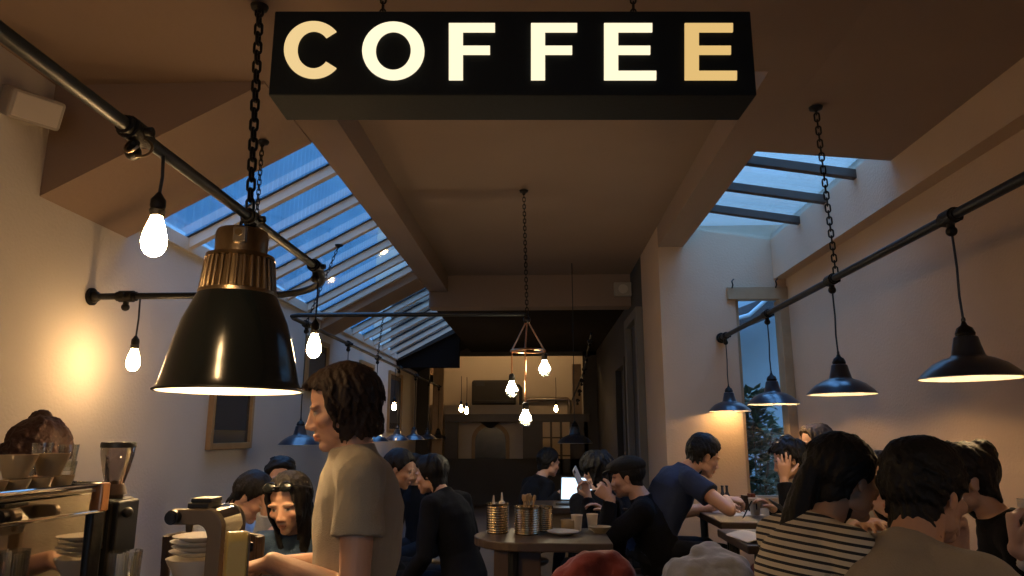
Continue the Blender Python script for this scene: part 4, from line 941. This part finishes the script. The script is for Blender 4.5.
# vintage lever machine: flat tan arch, chrome drum, black box on top
LYY = 1.66; lk = LYY/700; o = at(195, 540, Y=LYY); lx = lambda px: at(px, 540, Y=LYY)[0]-o[0]; lz = lambda py: at(195, py, Y=LYY)[2]-CT
lm = thing('lever_coffee_machine', 'vintage coffee press with flat tan arch and chrome drum', 'coffee machine', (o[0], LYY, CT))
outer = [(lx(174), lz(509))]; outer += [(lx(203), lz(509))]
for k in range(1, 8): a = R(90-90*k/8); outer.append((lx(203)+20*lk*math.cos(a), lz(530)+21*lk*math.sin(a)))
outer += [(lx(223), lz(534)), (lx(223), .0), (lx(208.5), .0), (lx(208.5), lz(538))]
for k in range(1, 8): a = R(90*k/8); outer.append((lx(197)+11.5*lk*math.cos(a), lz(538)+13*lk*math.sin(a)))
outer += [(lx(195), lz(524.5)), (lx(174), lz(524.5))]
for k in range(1, 8): a = R(270-180*k/8); outer.append((lx(174)+9*lk*math.cos(a), lz(516.7)+7.8*lk*math.sin(a)))
MB().add(prism(outer, 1, -.012, .012)).build('side_arch', 'tan', lm, 0, .003)
MB().add(cyl((lx(175.5), -.013, lz(516.5)), (lx(175.5), -.03, lz(516.5)), 6.6*lk, 24)).add(cyl((lx(175.5), -.03, lz(516.5)), (lx(175.5), -.036, lz(516.5)), 5*lk, 24)).build('dial_knob', 'blackplastic', lm)
dr = []
for k in range(13):
    a = R(115-115*k/12); dr.append((lx(203)+19*lk*math.cos(a), lz(530)+20*lk*math.sin(a)))
MB().add(prism(dr+[(lx(220), lz(540)), (lx(205), lz(540))], 1, .013, .11)).build('drum_cover', 'chrome', lm, 30)
MB().add(prism(outer, 1, .11, .125)).build('far_side_arch', 'tan', lm, 0, .003)
MB().add(box(lx(184), lx(205), .0, .07, lz(508.5), lz(503))).add(box(lx(186), lx(207), .005, .065, lz(503.2), lz(498.5))).build('top_box', 'blackplastic', lm, 0, .003)
MB().add(lathe([(.006, lz(524)), (.009, lz(526)), (.007, lz(534)), (0, lz(534))], 14, (lx(182), .03, 0))).build('spout', 'brass', lm)
MB().add(box(lx(168), lx(224), .0, .12, 0, .012)).build('base', 'blackmetal', lm, 0, .004)
# second press end: cream rounded housing
CY2 = 1.60; o2 = at(236, 550, Y=CY2); k2 = CY2/700; cz = lambda py: at(236, py, Y=CY2)[2]-CT
cm_ = thing('enamel_coffee_press', 'cream yellow enamel press housing with rounded top, beside the barista hand', 'coffee machine', (o2[0], CY2, CT), R(28))
pr = [(-14*k2, 0), (14*k2, 0), (14*k2, cz(543))]
for k in range(1, 12): a = R(180*k/12); pr.append((14*k2*math.cos(a), cz(543)+11*k2*math.sin(a)))
pr.append((-14*k2, cz(543)))
MB().add(prism([(y, z) for y, z in pr], 0, -.022, .022)).build('housing', 'cream', cm_, 40, .004)
MB().add(prism([(y*.88, z*.985) for y, z in pr], 0, .022, .026)).build('side_plate', 'tan', cm_, 40, .001)
MB().add(cyl((.026, 0, cz(548)), (.034, 0, cz(548)), .010)).build('pivot_cap', 'blackmetal', cm_)
# saucers and cups inside the arch
SAU = [(.0, .004), (.024, .004), (.026, 0), (.036, .003), (.066, .014), (.068, .017), (.064, .017), (.034, .008), (0, .008)]
q = at(196, 562, Y=1.86)
for k in range(3):
    s_ = tag(MB().add(lathe(SAU, 36)).build('saucer', 'porcelain', None, 50), ['white saucer at the bottom of the stack under the tan arch', 'white saucer in the middle of the stack under the tan arch', 'white saucer topping its stack under the tan arch, carrying the bowl'][k], 'saucer', 'saucers under the tan arch')
    s_.location = (q[0], 1.86, CT+.0005+.0105*k)
bw = tag(MB().add(lathe([(0, 0), (.030, 0), (.032, .006), (.05, .03), (.068, .062), (.072, .072), (.069, .072), (.046, .03), (.028, .012), (0, .010)], 40)).build('bowl', 'porcelain', None, 50), 'white china bowl on the saucer stack under the tan arch', 'bowl')
bw.location = (q[0], 1.86, CT+.040)
for k in range(4):
    z = CT+.113+.012*k
    s_ = tag(MB().add(lathe([(r*.98, z_) for r, z_ in SAU], 36)).build('saucer', 'porcelain', None, 50), ['white saucer resting directly on the china bowl', 'white saucer second above the china bowl', 'white saucer third above the china bowl', 'uppermost white saucer over the china bowl'][k], 'saucer', 'saucers over the china bowl')
    s_.location = (q[0]+.006*(k % 2), 1.86, z)
# portafilter in front of the arch
q = at(183, 570, Y=1.56); t = thing('portafilter', 'black handled portafilter lying before the tan arch', 'portafilter', (q[0], 1.55, CT))
MB().add(lathe([(.0, .03), (.028, .03), (.03, .035), (.030, .062), (.033, .066), (.029, .068), (.026, .045), (0, .042)], 24)).build('basket', 'steel', t, 40)
MB().add(tube([(-.028, 0, .05), (-.06, -.01, .055), (-.075, -.012, .058)], .007, 10)).build('neck', 'steel', t)
MB().add(lathe([(.0, 0), (.025, 0), (.028, .006), (.026, .029), (0, .03)], 20)).build('spout_base', 'blackmetal', t, 40)
MB().add(tube([(-.03, -.02, .075), (-.02, -.02, .082), (.02, -.015, .082), (.032, -.01, .07)], .011, 12)).build('handle', 'blackplastic', t)
t = thing('tamper', 'small dark metal tamper with ball grip between portafilter and grinder', 'tamper', (at(160, 570, Y=1.62)[0], 1.62, CT))
MB().add(lathe([(0, 0), (.026, 0), (.027, .004), (.026, .018), (.008, .026), (.007, .045)], 24)).build('base', 'steel', t, 40); MB().add(ball((0, 0, .058), (.014, .014, .017))).build('grip', 'blackplastic', t)
# ------------------------------------------------------------------ on the walls
def picture(label, y0, y1, z0, z1, name='picture_frame'):
    t = thing(name, label, 'picture', (WL, (y0+y1)/2, z0), 0, 'framed pictures along the skylit wall'); h = z1-z0; w_ = (y1-y0)/2; b_ = .045
    mb = MB().add(box(0, .035, -w_, -w_+b_, 0, h)).add(box(0, .035, w_-b_, w_, 0, h)).add(box(0, .035, -w_+b_, w_-b_, 0, b_)).add(box(0, .035, -w_+b_, w_-b_, h-b_, h))
    mb.build('frame', 'frame', t, 0, .003)
    MB().add(box(.004, .012, -w_+b_-.004, w_-b_+.004, b_-.004, h-b_+.004)).build('picture_panel', 'picture', t, 0)
    MB().add(box(.0125, .014, -w_+b_+.05, w_-b_-.05, b_+.09, h-b_-.07)).build('inner_print', 'charcoal', t, 0)
def wy(px): return at(px, 420, X=WL+.02)[1]
picture('wood framed dark picture low behind the big bell lamp', wy(210), wy(252), at(210, 450, X=WL)[2], at(210, 450, X=WL)[2]+.85)
picture('wood framed dark picture behind the bulb above the barista forehead', wy(303), wy(325), at(312, 392, X=WL)[2], at(312, 338, X=WL)[2])
picture('small wood framed picture beyond the barista head', wy(358), wy(372), at(365, 400, X=WL)[2], at(365, 362, X=WL)[2])
picture('tall narrow wood framed picture at the far end of the skylit wall', wy(388), wy(401), at(395, 432, X=WL)[2], at(395, 373, X=WL)[2])
q = at(32, 108, X=WL+.12); sp = thing('wall_speaker', 'cream box speaker on a bracket high on the plaster wall', 'speaker', q)
M = Matrix.Rotation(R(-35), 4, 'Z') @ Matrix.Rotation(R(24), 4, 'Y')
MB().add(cbox((0, 0, 0), (.15, .20, .125)), M).build('speaker_box', 'plasticbox', sp, 0, .015)
MB().add(cbox((.076, 0, 0), (.006, .17, .10)), M).build('grille', 'trimp', sp, 0, .003)
MB().add(tube([(-.02, 0, .02), (-.07, .0, .05), (-.118, 0, .05)], .012, 10)).add(cbox((-.113, 0, .05), (.012, .07, .09))).build('bracket', 'plasticbox', sp)
q = at(623, 289, Y=7.84); sp = thing('alarm_box', 'small pale box fixed on the crossbeam beside the corridor wall', 'speaker', (q[0], 7.9, q[2]))
MB().add(cbox((0, -.035, 0), (.20, .07, .16))).build('speaker_box', 'plasticbox', sp, 0, .012); MB().add(lathe([(0, .0), (.05, .0), (.055, .006), (.05, .012), (0, .012)], 24), Matrix.Translation((0, -.07, 0)) @ Matrix.Rotation(R(90), 4, 'X')).build('grille', 'trimp', sp, 40)
# ------------------------------------------------------------------ rear end
q = at(494, 393, Y=15.8); rb = thing('air_conditioner', 'long dark air conditioner unit on the lit rear wall', 'air conditioner', (q[0], 15.9, q[2]))
MB().add(cbox((0, -.12, 0), (.98, .24, .56))).build('casing', 'charcoal', rb, 0, .05); MB().add(cbox((.0, -.25, -.2), (.9, .02, .06))).build('louvre', 'blackplastic', rb, 0, .005)
MB().add(cbox((-.30, -.245, .20), (.18, .01, .10))).build('panel_label', 'slate', rb, 0)
MB().add(tube([(.49, -.12, .16), (.56, -.12, .16), (.60, -.12, .10), (.60, -.12, -.5)], .035, 12)).build('duct', 'charcoal', rb)
pr = thing('rear_duct', 'curved dark duct with horizontal pipe on the lit rear wall', 'duct', at(540, 404, Y=15.94))
MB().add(tube([(-.42, 0, -.45), (-.42, 0, -.05), (-.36, 0, .06), (-.25, 0, .1), (.62, 0, .1), (.66, 0, .06), (.66, 0, -.3)], .05, 14)).build('duct', 'steel', pr)
q = at(490, 459, Y=13.5); am = thing('arched_mirror', 'dark arched mirror in a pale surround behind the rear opening', 'mirror', (q[0], 13.6, q[2]))
def archp(w_, h, n=16): return [(-w_, 0), (w_, 0)]+[(w_*math.cos(R(180*k/n)), h-w_*.9+w_*.9*math.sin(R(180*k/n))) for k in range(n+1)]
MB().add(prism(archp(.36, .68), 1, 0, .05)).build('surround', 'palewood', am, 0, .006); MB().add(prism(archp(.29, .60), 1, -.012, -.001)).build('mirror_glass', 'picture', am, 0)
S('trim_11', prism([(-2.27, 2.48), (-1.27, 2.48), (-1.27, 3.2), (-2.27, 2.66)], 1, 11.06, 11.14), 'brownblack')
S('wall_rear_left', [box(-2.4, -.30, 13.65, 13.75, 0, 2.0)], 'plaster')
sh_ = tag(MB().add(lathe([(0, .0), (.05, .01), (.24, .14), (.25, .16), (.04, .18), (0, .2)], 24)).build('wall_sconce', 'charcoal', None, 40), 'small dark uplight bowl above the arched mirror', 'lamp'); sh_.location = at(490, 428, Y=13.35)
for k, (px, py, Y) in enumerate(((520, 380, 14.6), (470, 372, 14.8), (550, 384, 14.6), (500, 436, 13.3))):
    q = at(px, py, Y=Y); 
    if k != 3: bulb_pendant('unseen added bulb lighting the rear room from above the partition', (q[0], Y, 3.9), .3, 'added rear room bulbs', 1, 'bulb_rear_fill')  # out of sight, added to brighten the rear room
# ------------------------------------------------------------------ tables
TZ = .96
def table(label, x0, x1, y0, y1, rounded=False, zt=TZ, kind='table'):
    cx_, cy_ = (x0+x1)/2, (y0+y1)/2; t = thing('cafe_table', label, 'table', (cx_, cy_, PF)); h = zt-PF; a, b_ = (x1-x0)/2, (y1-y0)/2
    if rounded:
        p = [(-a+b_+b_*math.cos(R(90+180*k/18)), b_*math.sin(R(90+180*k/18))) for k in range(19)]+[(a, -b_), (a, b_)]
    else: p = [(-a, -b_), (a, -b_), (a, b_), (-a, b_)]
    MB().add(prism(p, 2, h-.04, h)).build('tabletop', 'darkwood', t, 0, .006)
    for sx in (-1, 1):
        for sy in (-1, 1):
            x_ = sx*(a-.07) if not (rounded and sx < 0) else -a+b_*.75
            y_ = sy*(b_-.06)
            MB().add(tube([(x_, y_, 0), (x_, y_, h-.04)], [.02, .026], 10)).build('leg', 'blackmetal', t)
    return t
t1 = table('dark wooden table with rounded end holding the ribbed tins', at(474, 535, Z=TZ)[0], .33, 3.38, 3.92, True)
MB().add(box(-.22, .0, -.2, .2, 0, .72)).build('pedestal', 'wood', t1, 0, .006)
table('table beside the narrow window where the navy t-shirt man writes', 1.02, 1.54, 4.20, 5.0)
table('near dark table carrying the open newspaper', .93, 1.58, 3.36, 3.92)
table('far table carrying the glowing laptop', -.12, .62, 4.95, 5.5)
table('table between the striped woman and the wall', 1.10, 1.46, 2.02, 2.32, zt=.93)
table('small table on the skylit wall side under the sunglasses woman hands', -1.33, -.80, 2.50, 2.76, zt=.88)
# ribbed tins
def on(px, py, z=TZ): q = at(px, py, Z=z); return (q[0], q[1], z)
def tin(label, px, Y, ptop, pbot, wpx, fill):
    q0 = at(px, pbot, Y=Y); r_ = wpx/2*Y/700; h = at(px, ptop, Y=Y)[2]-TZ
    t = thing('ribbed_tin', label, 'tin', (q0[0], Y, TZ), 0, 'ribbed steel tins on the rounded table')
    pf = [(r_*.94, 0), (r_, .004)]; n = 11
    for k in range(n): z_ = .006+(h-.014)*k/n; dz = (h-.014)/n; pf += [(r_, z_+dz*.2), (r_*.95, z_+dz*.5), (r_, z_+dz*.8)]
    pf += [(r_*1.03, h-.004), (r_*1.03, h), (r_*.97, h), (r_*.93, .01), (0, .008)]
    MB().add(lathe(pf, 36)).build('can', 'steel2', t, 40)
    return (q0[0], Y, h, r_)
mat('steel2', (.50, .40, .26), .25, 1)
ta = tin('ribbed steel tin holding two squeeze bottles', 497.5, on(497.5, 533)[1], 503, 533, 21, 0)
tb = tin('ribbed steel tin crammed with wooden cutlery', 527, on(527, 534)[1], 506, 534, 24, 0)
tc = tin('plain ribbed steel tin standing behind the cutlery one', 544, on(544, 531)[1], 506, 531, 17, 0)
for k, dx in enumerate((-.02, .022)):
    t = thing('squeeze_bottle', ['squeeze bottle with pale nozzle, shorter of the two in the tin', 'squeeze bottle with pale nozzle, taller of the two in the tin'][k], 'bottle', (ta[0]+dx, ta[1], TZ+.011), 0, 'squeeze bottles in the tin'); hh = .015*k
    MB().add(lathe([(0, 0), (.018, 0), (.019, .01), (.019, .10+hh), (.012, .115+hh)], 18)).build('bottle_body', 'paper', t, 40)
    MB().add(lathe([(.016, .112+hh), (.016, .125+hh), (.007, .132+hh), (.003, .172+hh), (0, .173+hh)], 16)).build('nozzle', 'paper', t, 40)
for k in range(6):
    a = k*1.05; t = MB().add(box(-.0035, .0035, -.0012, .0012, 0, .15)).add(lathe([(0, 0), (.006, .004), (.0095, .018), (.007, .034), (0, .038)], 10, (0, 0, .146))).build('wooden_spoon', 'palewood', None, 30)
    tag(t, 'pale wooden spoon leaning in the cutlery tin', 'spoon', 'wooden spoons in the tin'); t.location = (tb[0]+.010*math.cos(a), tb[1]+.010*math.sin(a), TZ+.012); t.rotation_euler = (.16*math.sin(a+2), .17*math.cos(a), a)
def paper_cup(label, p, sc=1, lid=False):
    t = thing('paper_cup', label, 'cup', p, 0, 'paper cups on the tables')
    MB().add(lathe([(0, .002), (.027*sc, 0), (.028*sc, .003), (.038*sc, .098*sc), (.040*sc, .101*sc), (.0385*sc, .104*sc), (.036*sc, .099*sc), (.026*sc, .006), (0, .006)], 28)).build('cup_wall', 'papercup', t, 40)
    MB().add(lathe([(0, .088*sc), (.0345*sc, .0885*sc)], 20)).build('coffee', 'darkwood', t)
paper_cup('paper cup on the rounded table, nearer the ribbed tins', on(577, 531), .78); paper_cup('paper cup on the rounded table, nearer the flat cap man', on(592.5, 530), .78)
tag(MB().add(lathe([(r*1.2, z*1.2) for r, z in SAU], 32)).build('saucer', 'porcelain', None, 50), 'pale saucer on the rounded table between tins and cups', 'saucer').location = on(563, 535)
t = thing('mug', 'low tan mug on the rounded table before the paper cups', 'mug', on(568, 531)); MB().add(lathe([(0, 0), (.03, 0), (.036, .01), (.038, .055), (.035, .055), (.032, .012), (0, .01)], 24)).build('bowl', 'cupglaze', t, 40); MB().add(tube([(.036, 0, .045), (.056, 0, .042), (.056, 0, .02), (.035, 0, .015)], .005, 8)).build('handle', 'cupglaze', t)
t = thing('bowl', 'low tan bowl on the rounded table by the flat cap man', 'bowl', on(600, 533)); MB().add(lathe([(0, 0), (.03, 0), (.034, .006), (.058, .032), (.055, .032), (.03, .012), (0, .01)], 28)).build('bowl_wall', 'cupglaze', t, 50)
paper_cup('paper cup with dark printed band on the writing man table', on(755.5, 515), .98)
o = bpy.context.scene.objects[-1] if False else None
q = on(755.5, 515); bnd = MB().add(box(-.004, .004, -.0345, -.0325, .035, .075)); bnd.build('cup_print', 'charcoal', [x for x in COL.objects if x.get('label') == 'paper cup with dark printed band on the writing man table'][0], 0)
def laptop(label, p, rz, lit, tilt=18, sz=(.31, .21)):
    t = thing('laptop', label, 'laptop', p, R(rz)); w_, d_ = sz
    MB().add(box(-w_/2, w_/2, -d_/2, d_/2, 0, .014)).build('keyboard_base', 'steel' if not lit else 'charcoal', t, 0, .004)
    M = Matrix.Translation((0, d_/2, .014)) @ Matrix.Rotation(R(-tilt), 4, 'X')
    MB().add(box(-w_/2, w_/2, -.004, .004, 0, d_), M).build('lid', 'charcoal', t, 0, .003)
    MB().add(box(-w_/2+.01, w_/2-.01, -.0055, -.0042, .012, d_-.01), M).build('screen', 'screen' if lit else 'picture', t, 0)
    mb = MB()
    for r_ in range(4):
        for c in range(11): mb.add(box(w_*(-.42+c*.0774), w_*(-.42+c*.0774+.0645), -.01+.022*r_, .008+.022*r_, .014, .0155))
    mb.build('keys', 'blackplastic', t, 0)
q = on(566, 494); laptop('open laptop with glowing pale blue screen at the far table', (q[0]+.03, 5.2, TZ), -12, True, 14, (.245, .175))
mb = MB()
laptop('open dark laptop seen from the side, beside the newspaper on the near dark table', (1.43, 3.74, TZ), 82, False, 46, (.28, .2))
q = on(757, 531); t = thing('newspaper', 'open newspaper lying on the near dark table', 'newspaper', (q[0]-.02, 3.55, TZ), R(8))
for k in range(2):
    v = []; n = 8
    for i in range(n+1):
        x_ = (-.17+.17*i/n) if k == 0 else .17*i/n; z_ = .004+.022*math.sin(math.pi*min(1, (abs(x_)/.17)))*.8
        for z2 in (0, .004): v += [(x_, -.13, z_+z2), (x_, .13, z_+z2)]
    f = []
    for i in range(n): a = 4*i; b_ = a+4; f += [(a, a+1, b_+1, b_), (a+2, b_+2, b_+3, a+3), (a, b_, b_+2, a+2), (a+1, a+3, b_+3, b_+1)]
    MB().add((v, f)).build('page', 'paper', t, 60)
for k, (px, py, rz_, l) in enumerate(((738, 513, 12, 'loose white sheet under the writing man hand'), (722, 511, -20, 'loose white sheet at the table edge near the navy sleeve'))):
    q = on(px, py); t = tag(MB().add(box(-.105, .105, -.148, .148, 0, .0015)).build('paper_sheet', 'paper', None, 0), l, 'paper', 'loose sheets on the writing table'); t.location = (q[0]+.06*k, min(max(q[1], 4.42), 4.8), TZ+.0016*k); t.rotation_euler = (0, 0, R(rz_))
for k, (px, l) in enumerate(((723, 'slim dark bottle on the writing table, nearer the forearm'), (727.5, 'slim dark bottle on the writing table, nearer the window'))):
    t = tag(MB().add(lathe([(0, 0), (.019, 0), (.021, .005), (.021, .085), (.009, .115), (.008, .145), (.010, .147), (.010, .155), (0, .155)], 20)).build('sauce_bottle', 'slate', None, 40), l, 'bottle', 'slim bottles on the writing table'); q = at(px, 500, Y=4.88); t.location = (q[0], 4.88, TZ)
bx_ = thing('wooden_tray', 'dark wooden tray of condiments on the writing table by the window', 'tray', (at(745, 505, Y=4.86)[0], 4.86, TZ)); MB().add(box(-.08, .08, -.05, .05, 0, .01)).add(box(-.08, .08, -.05, -.042, .01, .06)).add(box(-.08, .08, .042, .05, .01, .06)).add(box(-.08, -.072, -.042, .042, .01, .06)).add(box(.072, .08, -.042, .042, .01, .06)).build('tray_box', 'wood', bx_, 0)
for k in range(3): MB().add(box(-.014, .014, -.03, .03, .011, .085+.01*k)).build('packet', ['redcloth', 'wood', 'orangecloth'][k], bx_, 0, .002, (-.045+.045*k, 0, 0), .1*k)
# ------------------------------------------------------------------ chairs, coats
def chair(label, loc, rz, zs=.45, bh=.44):
    t = thing('wooden_chair', label, 'chair', loc, R(rz)); MB().add(cbox((0, 0, zs-.015), (.40, .40, .03))).build('seat', 'wood', t, 0, .01)
    for sx in (-1, 1):
        MB().add(tube([(sx*.17, .17, 0), (sx*.16, .16, zs-.03)], [.014, .018], 10)).build('leg', 'wood', t)
        MB().add(tube([(sx*.18, -.20, 0), (sx*.17, -.18, zs), (sx*.17, -.20, zs+.22), (sx*.17, -.23, zs+bh)], [.015, .019, .017, .014], 10)).build('leg', 'wood', t)
    MB().add(prism([(-.185, zs+bh-.08), (.185, zs+bh-.08), (.185, zs+bh), (.12, zs+bh+.01), (-.12, zs+bh+.01), (-.185, zs+bh)], 1, -.232, -.212)).build('back_rail', 'wood', t, 0, .006)
    for x_ in (-.09, 0, .09): MB().add(tube([(x_, -.18, zs-.01), (x_, -.215, zs+bh-.07)], .008, 8)).build('spindle', 'wood', t)
    return t
chair('wooden chair with back rail before the denim jacket woman', (-.92, 2.24, PF), 0, .45, .52).scale = (.78, .9, 1)
chair('wooden chair under the red jacket, at the rounded table', (.20, 3.02, PF), 8, .45, .27)
def cloth(name, label, parts, m, cat, noise=(.016, 13, 1), vox=.009):
    return tag(link(name, fuse(parts, vox, 3, noise), m, None, 180), label, cat)
r0 = at(585, 556, Y=2.82)
cloth('jacket', 'red jacket draped over a chair back at the rounded table', [loft([((r0[0]-.15, 2.80, 0.88), (0, .04, 0), (0, .0, .03)), ((r0[0]-.08, 2.80, 0.92), (0, .055, 0), (0, .0, .05)), ((r0[0]+.0, 2.80, 0.97), (0, .06, .0), (0, .0, .06)), ((r0[0]+.10, 2.82, 0.96), (0, .055, 0), (0, 0, .065)), ((r0[0]+.17, 2.84, 0.92), (0, .04, 0), (0, 0, .05))], 20),
    rcone((r0[0]+.13, 2.80, 0.94), (r0[0]+.12, 2.78, 0.76), .055, .045), rcone((r0[0]-.02, 2.79, 0.94), (r0[0]+.04, 2.77, 0.78), .055, .06)], 'redcloth', 'jacket')
bn = thing('bench', 'low dark bench below the grey jacket', 'bench', (.86, 3.32, PF)); MB().add(box(-.18, .36, -.17, .17, .50, .54)).build('seat', 'darkwood', bn, 0, .006)
for sx in (-.14, .32):
    for sy in (-.13, .13): MB().add(tube([(sx, sy, 0), (sx, sy, .50)], .018, 10)).build('leg', 'darkwood', bn)
g0 = at(706, 560, Y=3.3)
cloth('jacket', 'crumpled grey jacket heaped on the bench by the newspaper table', [ell((g0[0]-.03, 3.3, 0.820), (.17, .15, .11)), ell((g0[0]+.06, 3.27, 0.845), (.14, .14, .10)), ell((g0[0]+.02, 3.33, 0.900), (.09, .10, .07)), rcone((g0[0]-.09, 3.26, 0.830), (g0[0]-.12, 3.2, 0.800), .055, .05), ell((g0[0]+.1, 3.32, 0.800), (.08, .1, .06))], 'greycloth', 'jacket', (.02, 12, 1))
cloth('scarf', 'rust coloured scarf bundled beside the grey jacket', [ell((g0[0]+.20, 3.26, 0.800), (.075, .09, .06)), ell((g0[0]+.25, 3.24, 0.785), (.06, .08, .05)), rcone((g0[0]+.17, 3.2, 0.820), (g0[0]+.22, 3.3, 0.860), .03, .03)], 'orangecloth', 'scarf', (.014, 16, 1))
# ------------------------------------------------------------------ worn and held things
def frame_of(p): # matrix of a head
    Rw = p['Rz']@p['Hm']; o = p['Rz']@p['H']+p['loc']; M = Matrix(((*Rw[0], o[0]), (*Rw[1], o[1]), (*Rw[2], o[2]), (0, 0, 0, 1))); return M @ Matrix.Scale(p['hs'], 4)
M = frame_of(w_sun); sgl = thing('sunglasses', 'dark sunglasses pushed up on the denim woman hair', 'sunglasses', (0, 0, 0)); sgl.matrix_world = M
for q in (-1, 1):
    MB().add(ell((q*.034, .078, .100), (.031, .008, .022), np.array(Matrix.Rotation(R(38), 3, 'X')))).build('lens', 'enamel', sgl, 180)
    MB().add(tube([(q*.066, .072, .102), (q*.092, .02, .075), (q*.098, -.03, .05)], .0035, 8)).build('temple', 'blackplastic', sgl)
MB().add(tube([(-.012, .086, .104), (0, .09, .106), (.012, .086, .104)], .003, 8)).build('bridge', 'blackplastic', sgl)
M = frame_of(g6); cp = thing('flat_cap', 'dark flat cap on the man with clasped hands', 'cap', (0, 0, 0)); cp.matrix_world = M
link('cap_crown', fuse([ell((0, -.012, .070), (.093, .118, .060)), ell((0, .03, .072), (.082, .09, .045))], .006, 4, (.003, 25, 1)), 't_cap', cp, 180)
link('peak', fuse([ell((0, .095, .058), (.068, .055, .010), np.array(Matrix.Rotation(R(-14), 3, 'X')))], .005, 2), 't_cap', cp, 180)
def wpt(p, sd, along): # world point past the wrist along the hand
    S_, E_, W = p['arms'][sd]; return p['Rz']@W+p['loc']
w_ = wpt(g5, 'L', 0); ph = thing('phone', 'pale backed phone held up by the curly haired guest', 'phone', (w_[0]-.055, w_[1]-.03, w_[2]+.10)); ph.rotation_euler = (R(-12), R(-28), R(68))
MB().add(cbox((0, 0, .03), (.072, .008, .145))).build('phone_body', 'paper', ph, 0, .003); MB().add(cbox((0, .0046, .03), (.064, .001, .13))).build('phone_screen', 'picture', ph, 0); MB().add(cbox((-.02, -.0046, .085), (.02, .002, .02))).build('camera', 'blackplastic', ph, 0)
w_ = wpt(w_cup, 'L', 0); t = thing('cup', 'white cup in the hand above the cream knit sleeve', 'cup', (w_[0]+.048, w_[1]-.012, w_[2]+.055)); MB().add(lathe([(0, .002), (.024, 0), (.027, .006), (.034, .05), (.036, .075), (.034, .075), (.031, .05), (.024, .01), (0, .008)], 28)).build('bowl', 'porcelain', t, 40); MB().add(tube([(.034, 0, .06), (.052, 0, .058), (.054, 0, .035), (.033, 0, .025)], .005, 8)).build('handle', 'porcelain', t)
w_ = wpt(m_blue, 'R', 0); t = tag(MB().add(tube([(0, 0, 0), (.008, 0, .012), (.06, .01, .095), (.064, .01, .10)], [.0015, .004, .004, .003], 8)).build('pen', 'blackplastic', None, 40), 'dark pen in the writing hand of the navy t-shirt man', 'pen'); t.location = (w_[0]+.09, w_[1]+.0, TZ+.003)
for p_, l in ((m_plaid, 'stool of the pale blue collared man'), (w_sun, 'stool of the sunglasses woman'), (w_dark, 'stool of the guest behind the sunglasses woman'), (g1, 'stool of the dim guest at the barista shoulder'), (g2, 'stool of the dim guest leaning across'), (g3, 'stool of the farther dim guest'), (g4, 'stool of the guest at the lit laptop'), (g5, 'stool of the curly haired phone holder'), (g6, 'stool of the flat cap man'), (g7, 'stool of the pinkish faced guest'), (m_blue, 'stool of the navy t-shirt man'), (w_hand, 'stool of the woman with raised hand'), (g8, 'stool of the light brown haired guest'), (w_str, 'stool of the striped top woman'), (m_grey, 'stool of the beige grey t-shirt man'), (w_blk, 'stool of the woman with the bun'), (w_wht, 'stool of the white shirt guest'), (w_cup, 'stool of the guest with the white cup')):
    seat_for(p_, 'round wooden '+l)
# ------------------------------------------------------------------ world: overcast dusk sky, brighter towards the zenith
wd = bpy.data.worlds.new('world'); SC.world = wd; wd.use_nodes = True; nt = wd.node_tree
bg = nt.nodes['Background']; tc = nt.nodes.new('ShaderNodeTexCoord'); sx = nt.nodes.new('ShaderNodeSeparateXYZ'); mr = nt.nodes.new('ShaderNodeMapRange')
nt.links.new(tc.outputs['Generated'], sx.inputs[0]); nt.links.new(sx.outputs['Z'], mr.inputs[0])
mr.inputs[1].default_value = .30; mr.inputs[2].default_value = .95; mr.inputs[3].default_value = 1.0; mr.inputs[4].default_value = 5.2
mc = nt.nodes.new('ShaderNodeMapRange'); mc.inputs[1].default_value = .3; mc.inputs[2].default_value = .8; nt.links.new(sx.outputs['Z'], mc.inputs[0])
mx = nt.nodes.new('ShaderNodeMix'); mx.data_type = 'RGBA'; mx.inputs[6].default_value = (.36, .60, .90, 1); mx.inputs[7].default_value = (.23, .50, 1.0, 1)
nt.links.new(mc.outputs[0], mx.inputs[0]); nt.links.new(mx.outputs[2], bg.inputs[0]); nt.links.new(mr.outputs[0], bg.inputs[1])
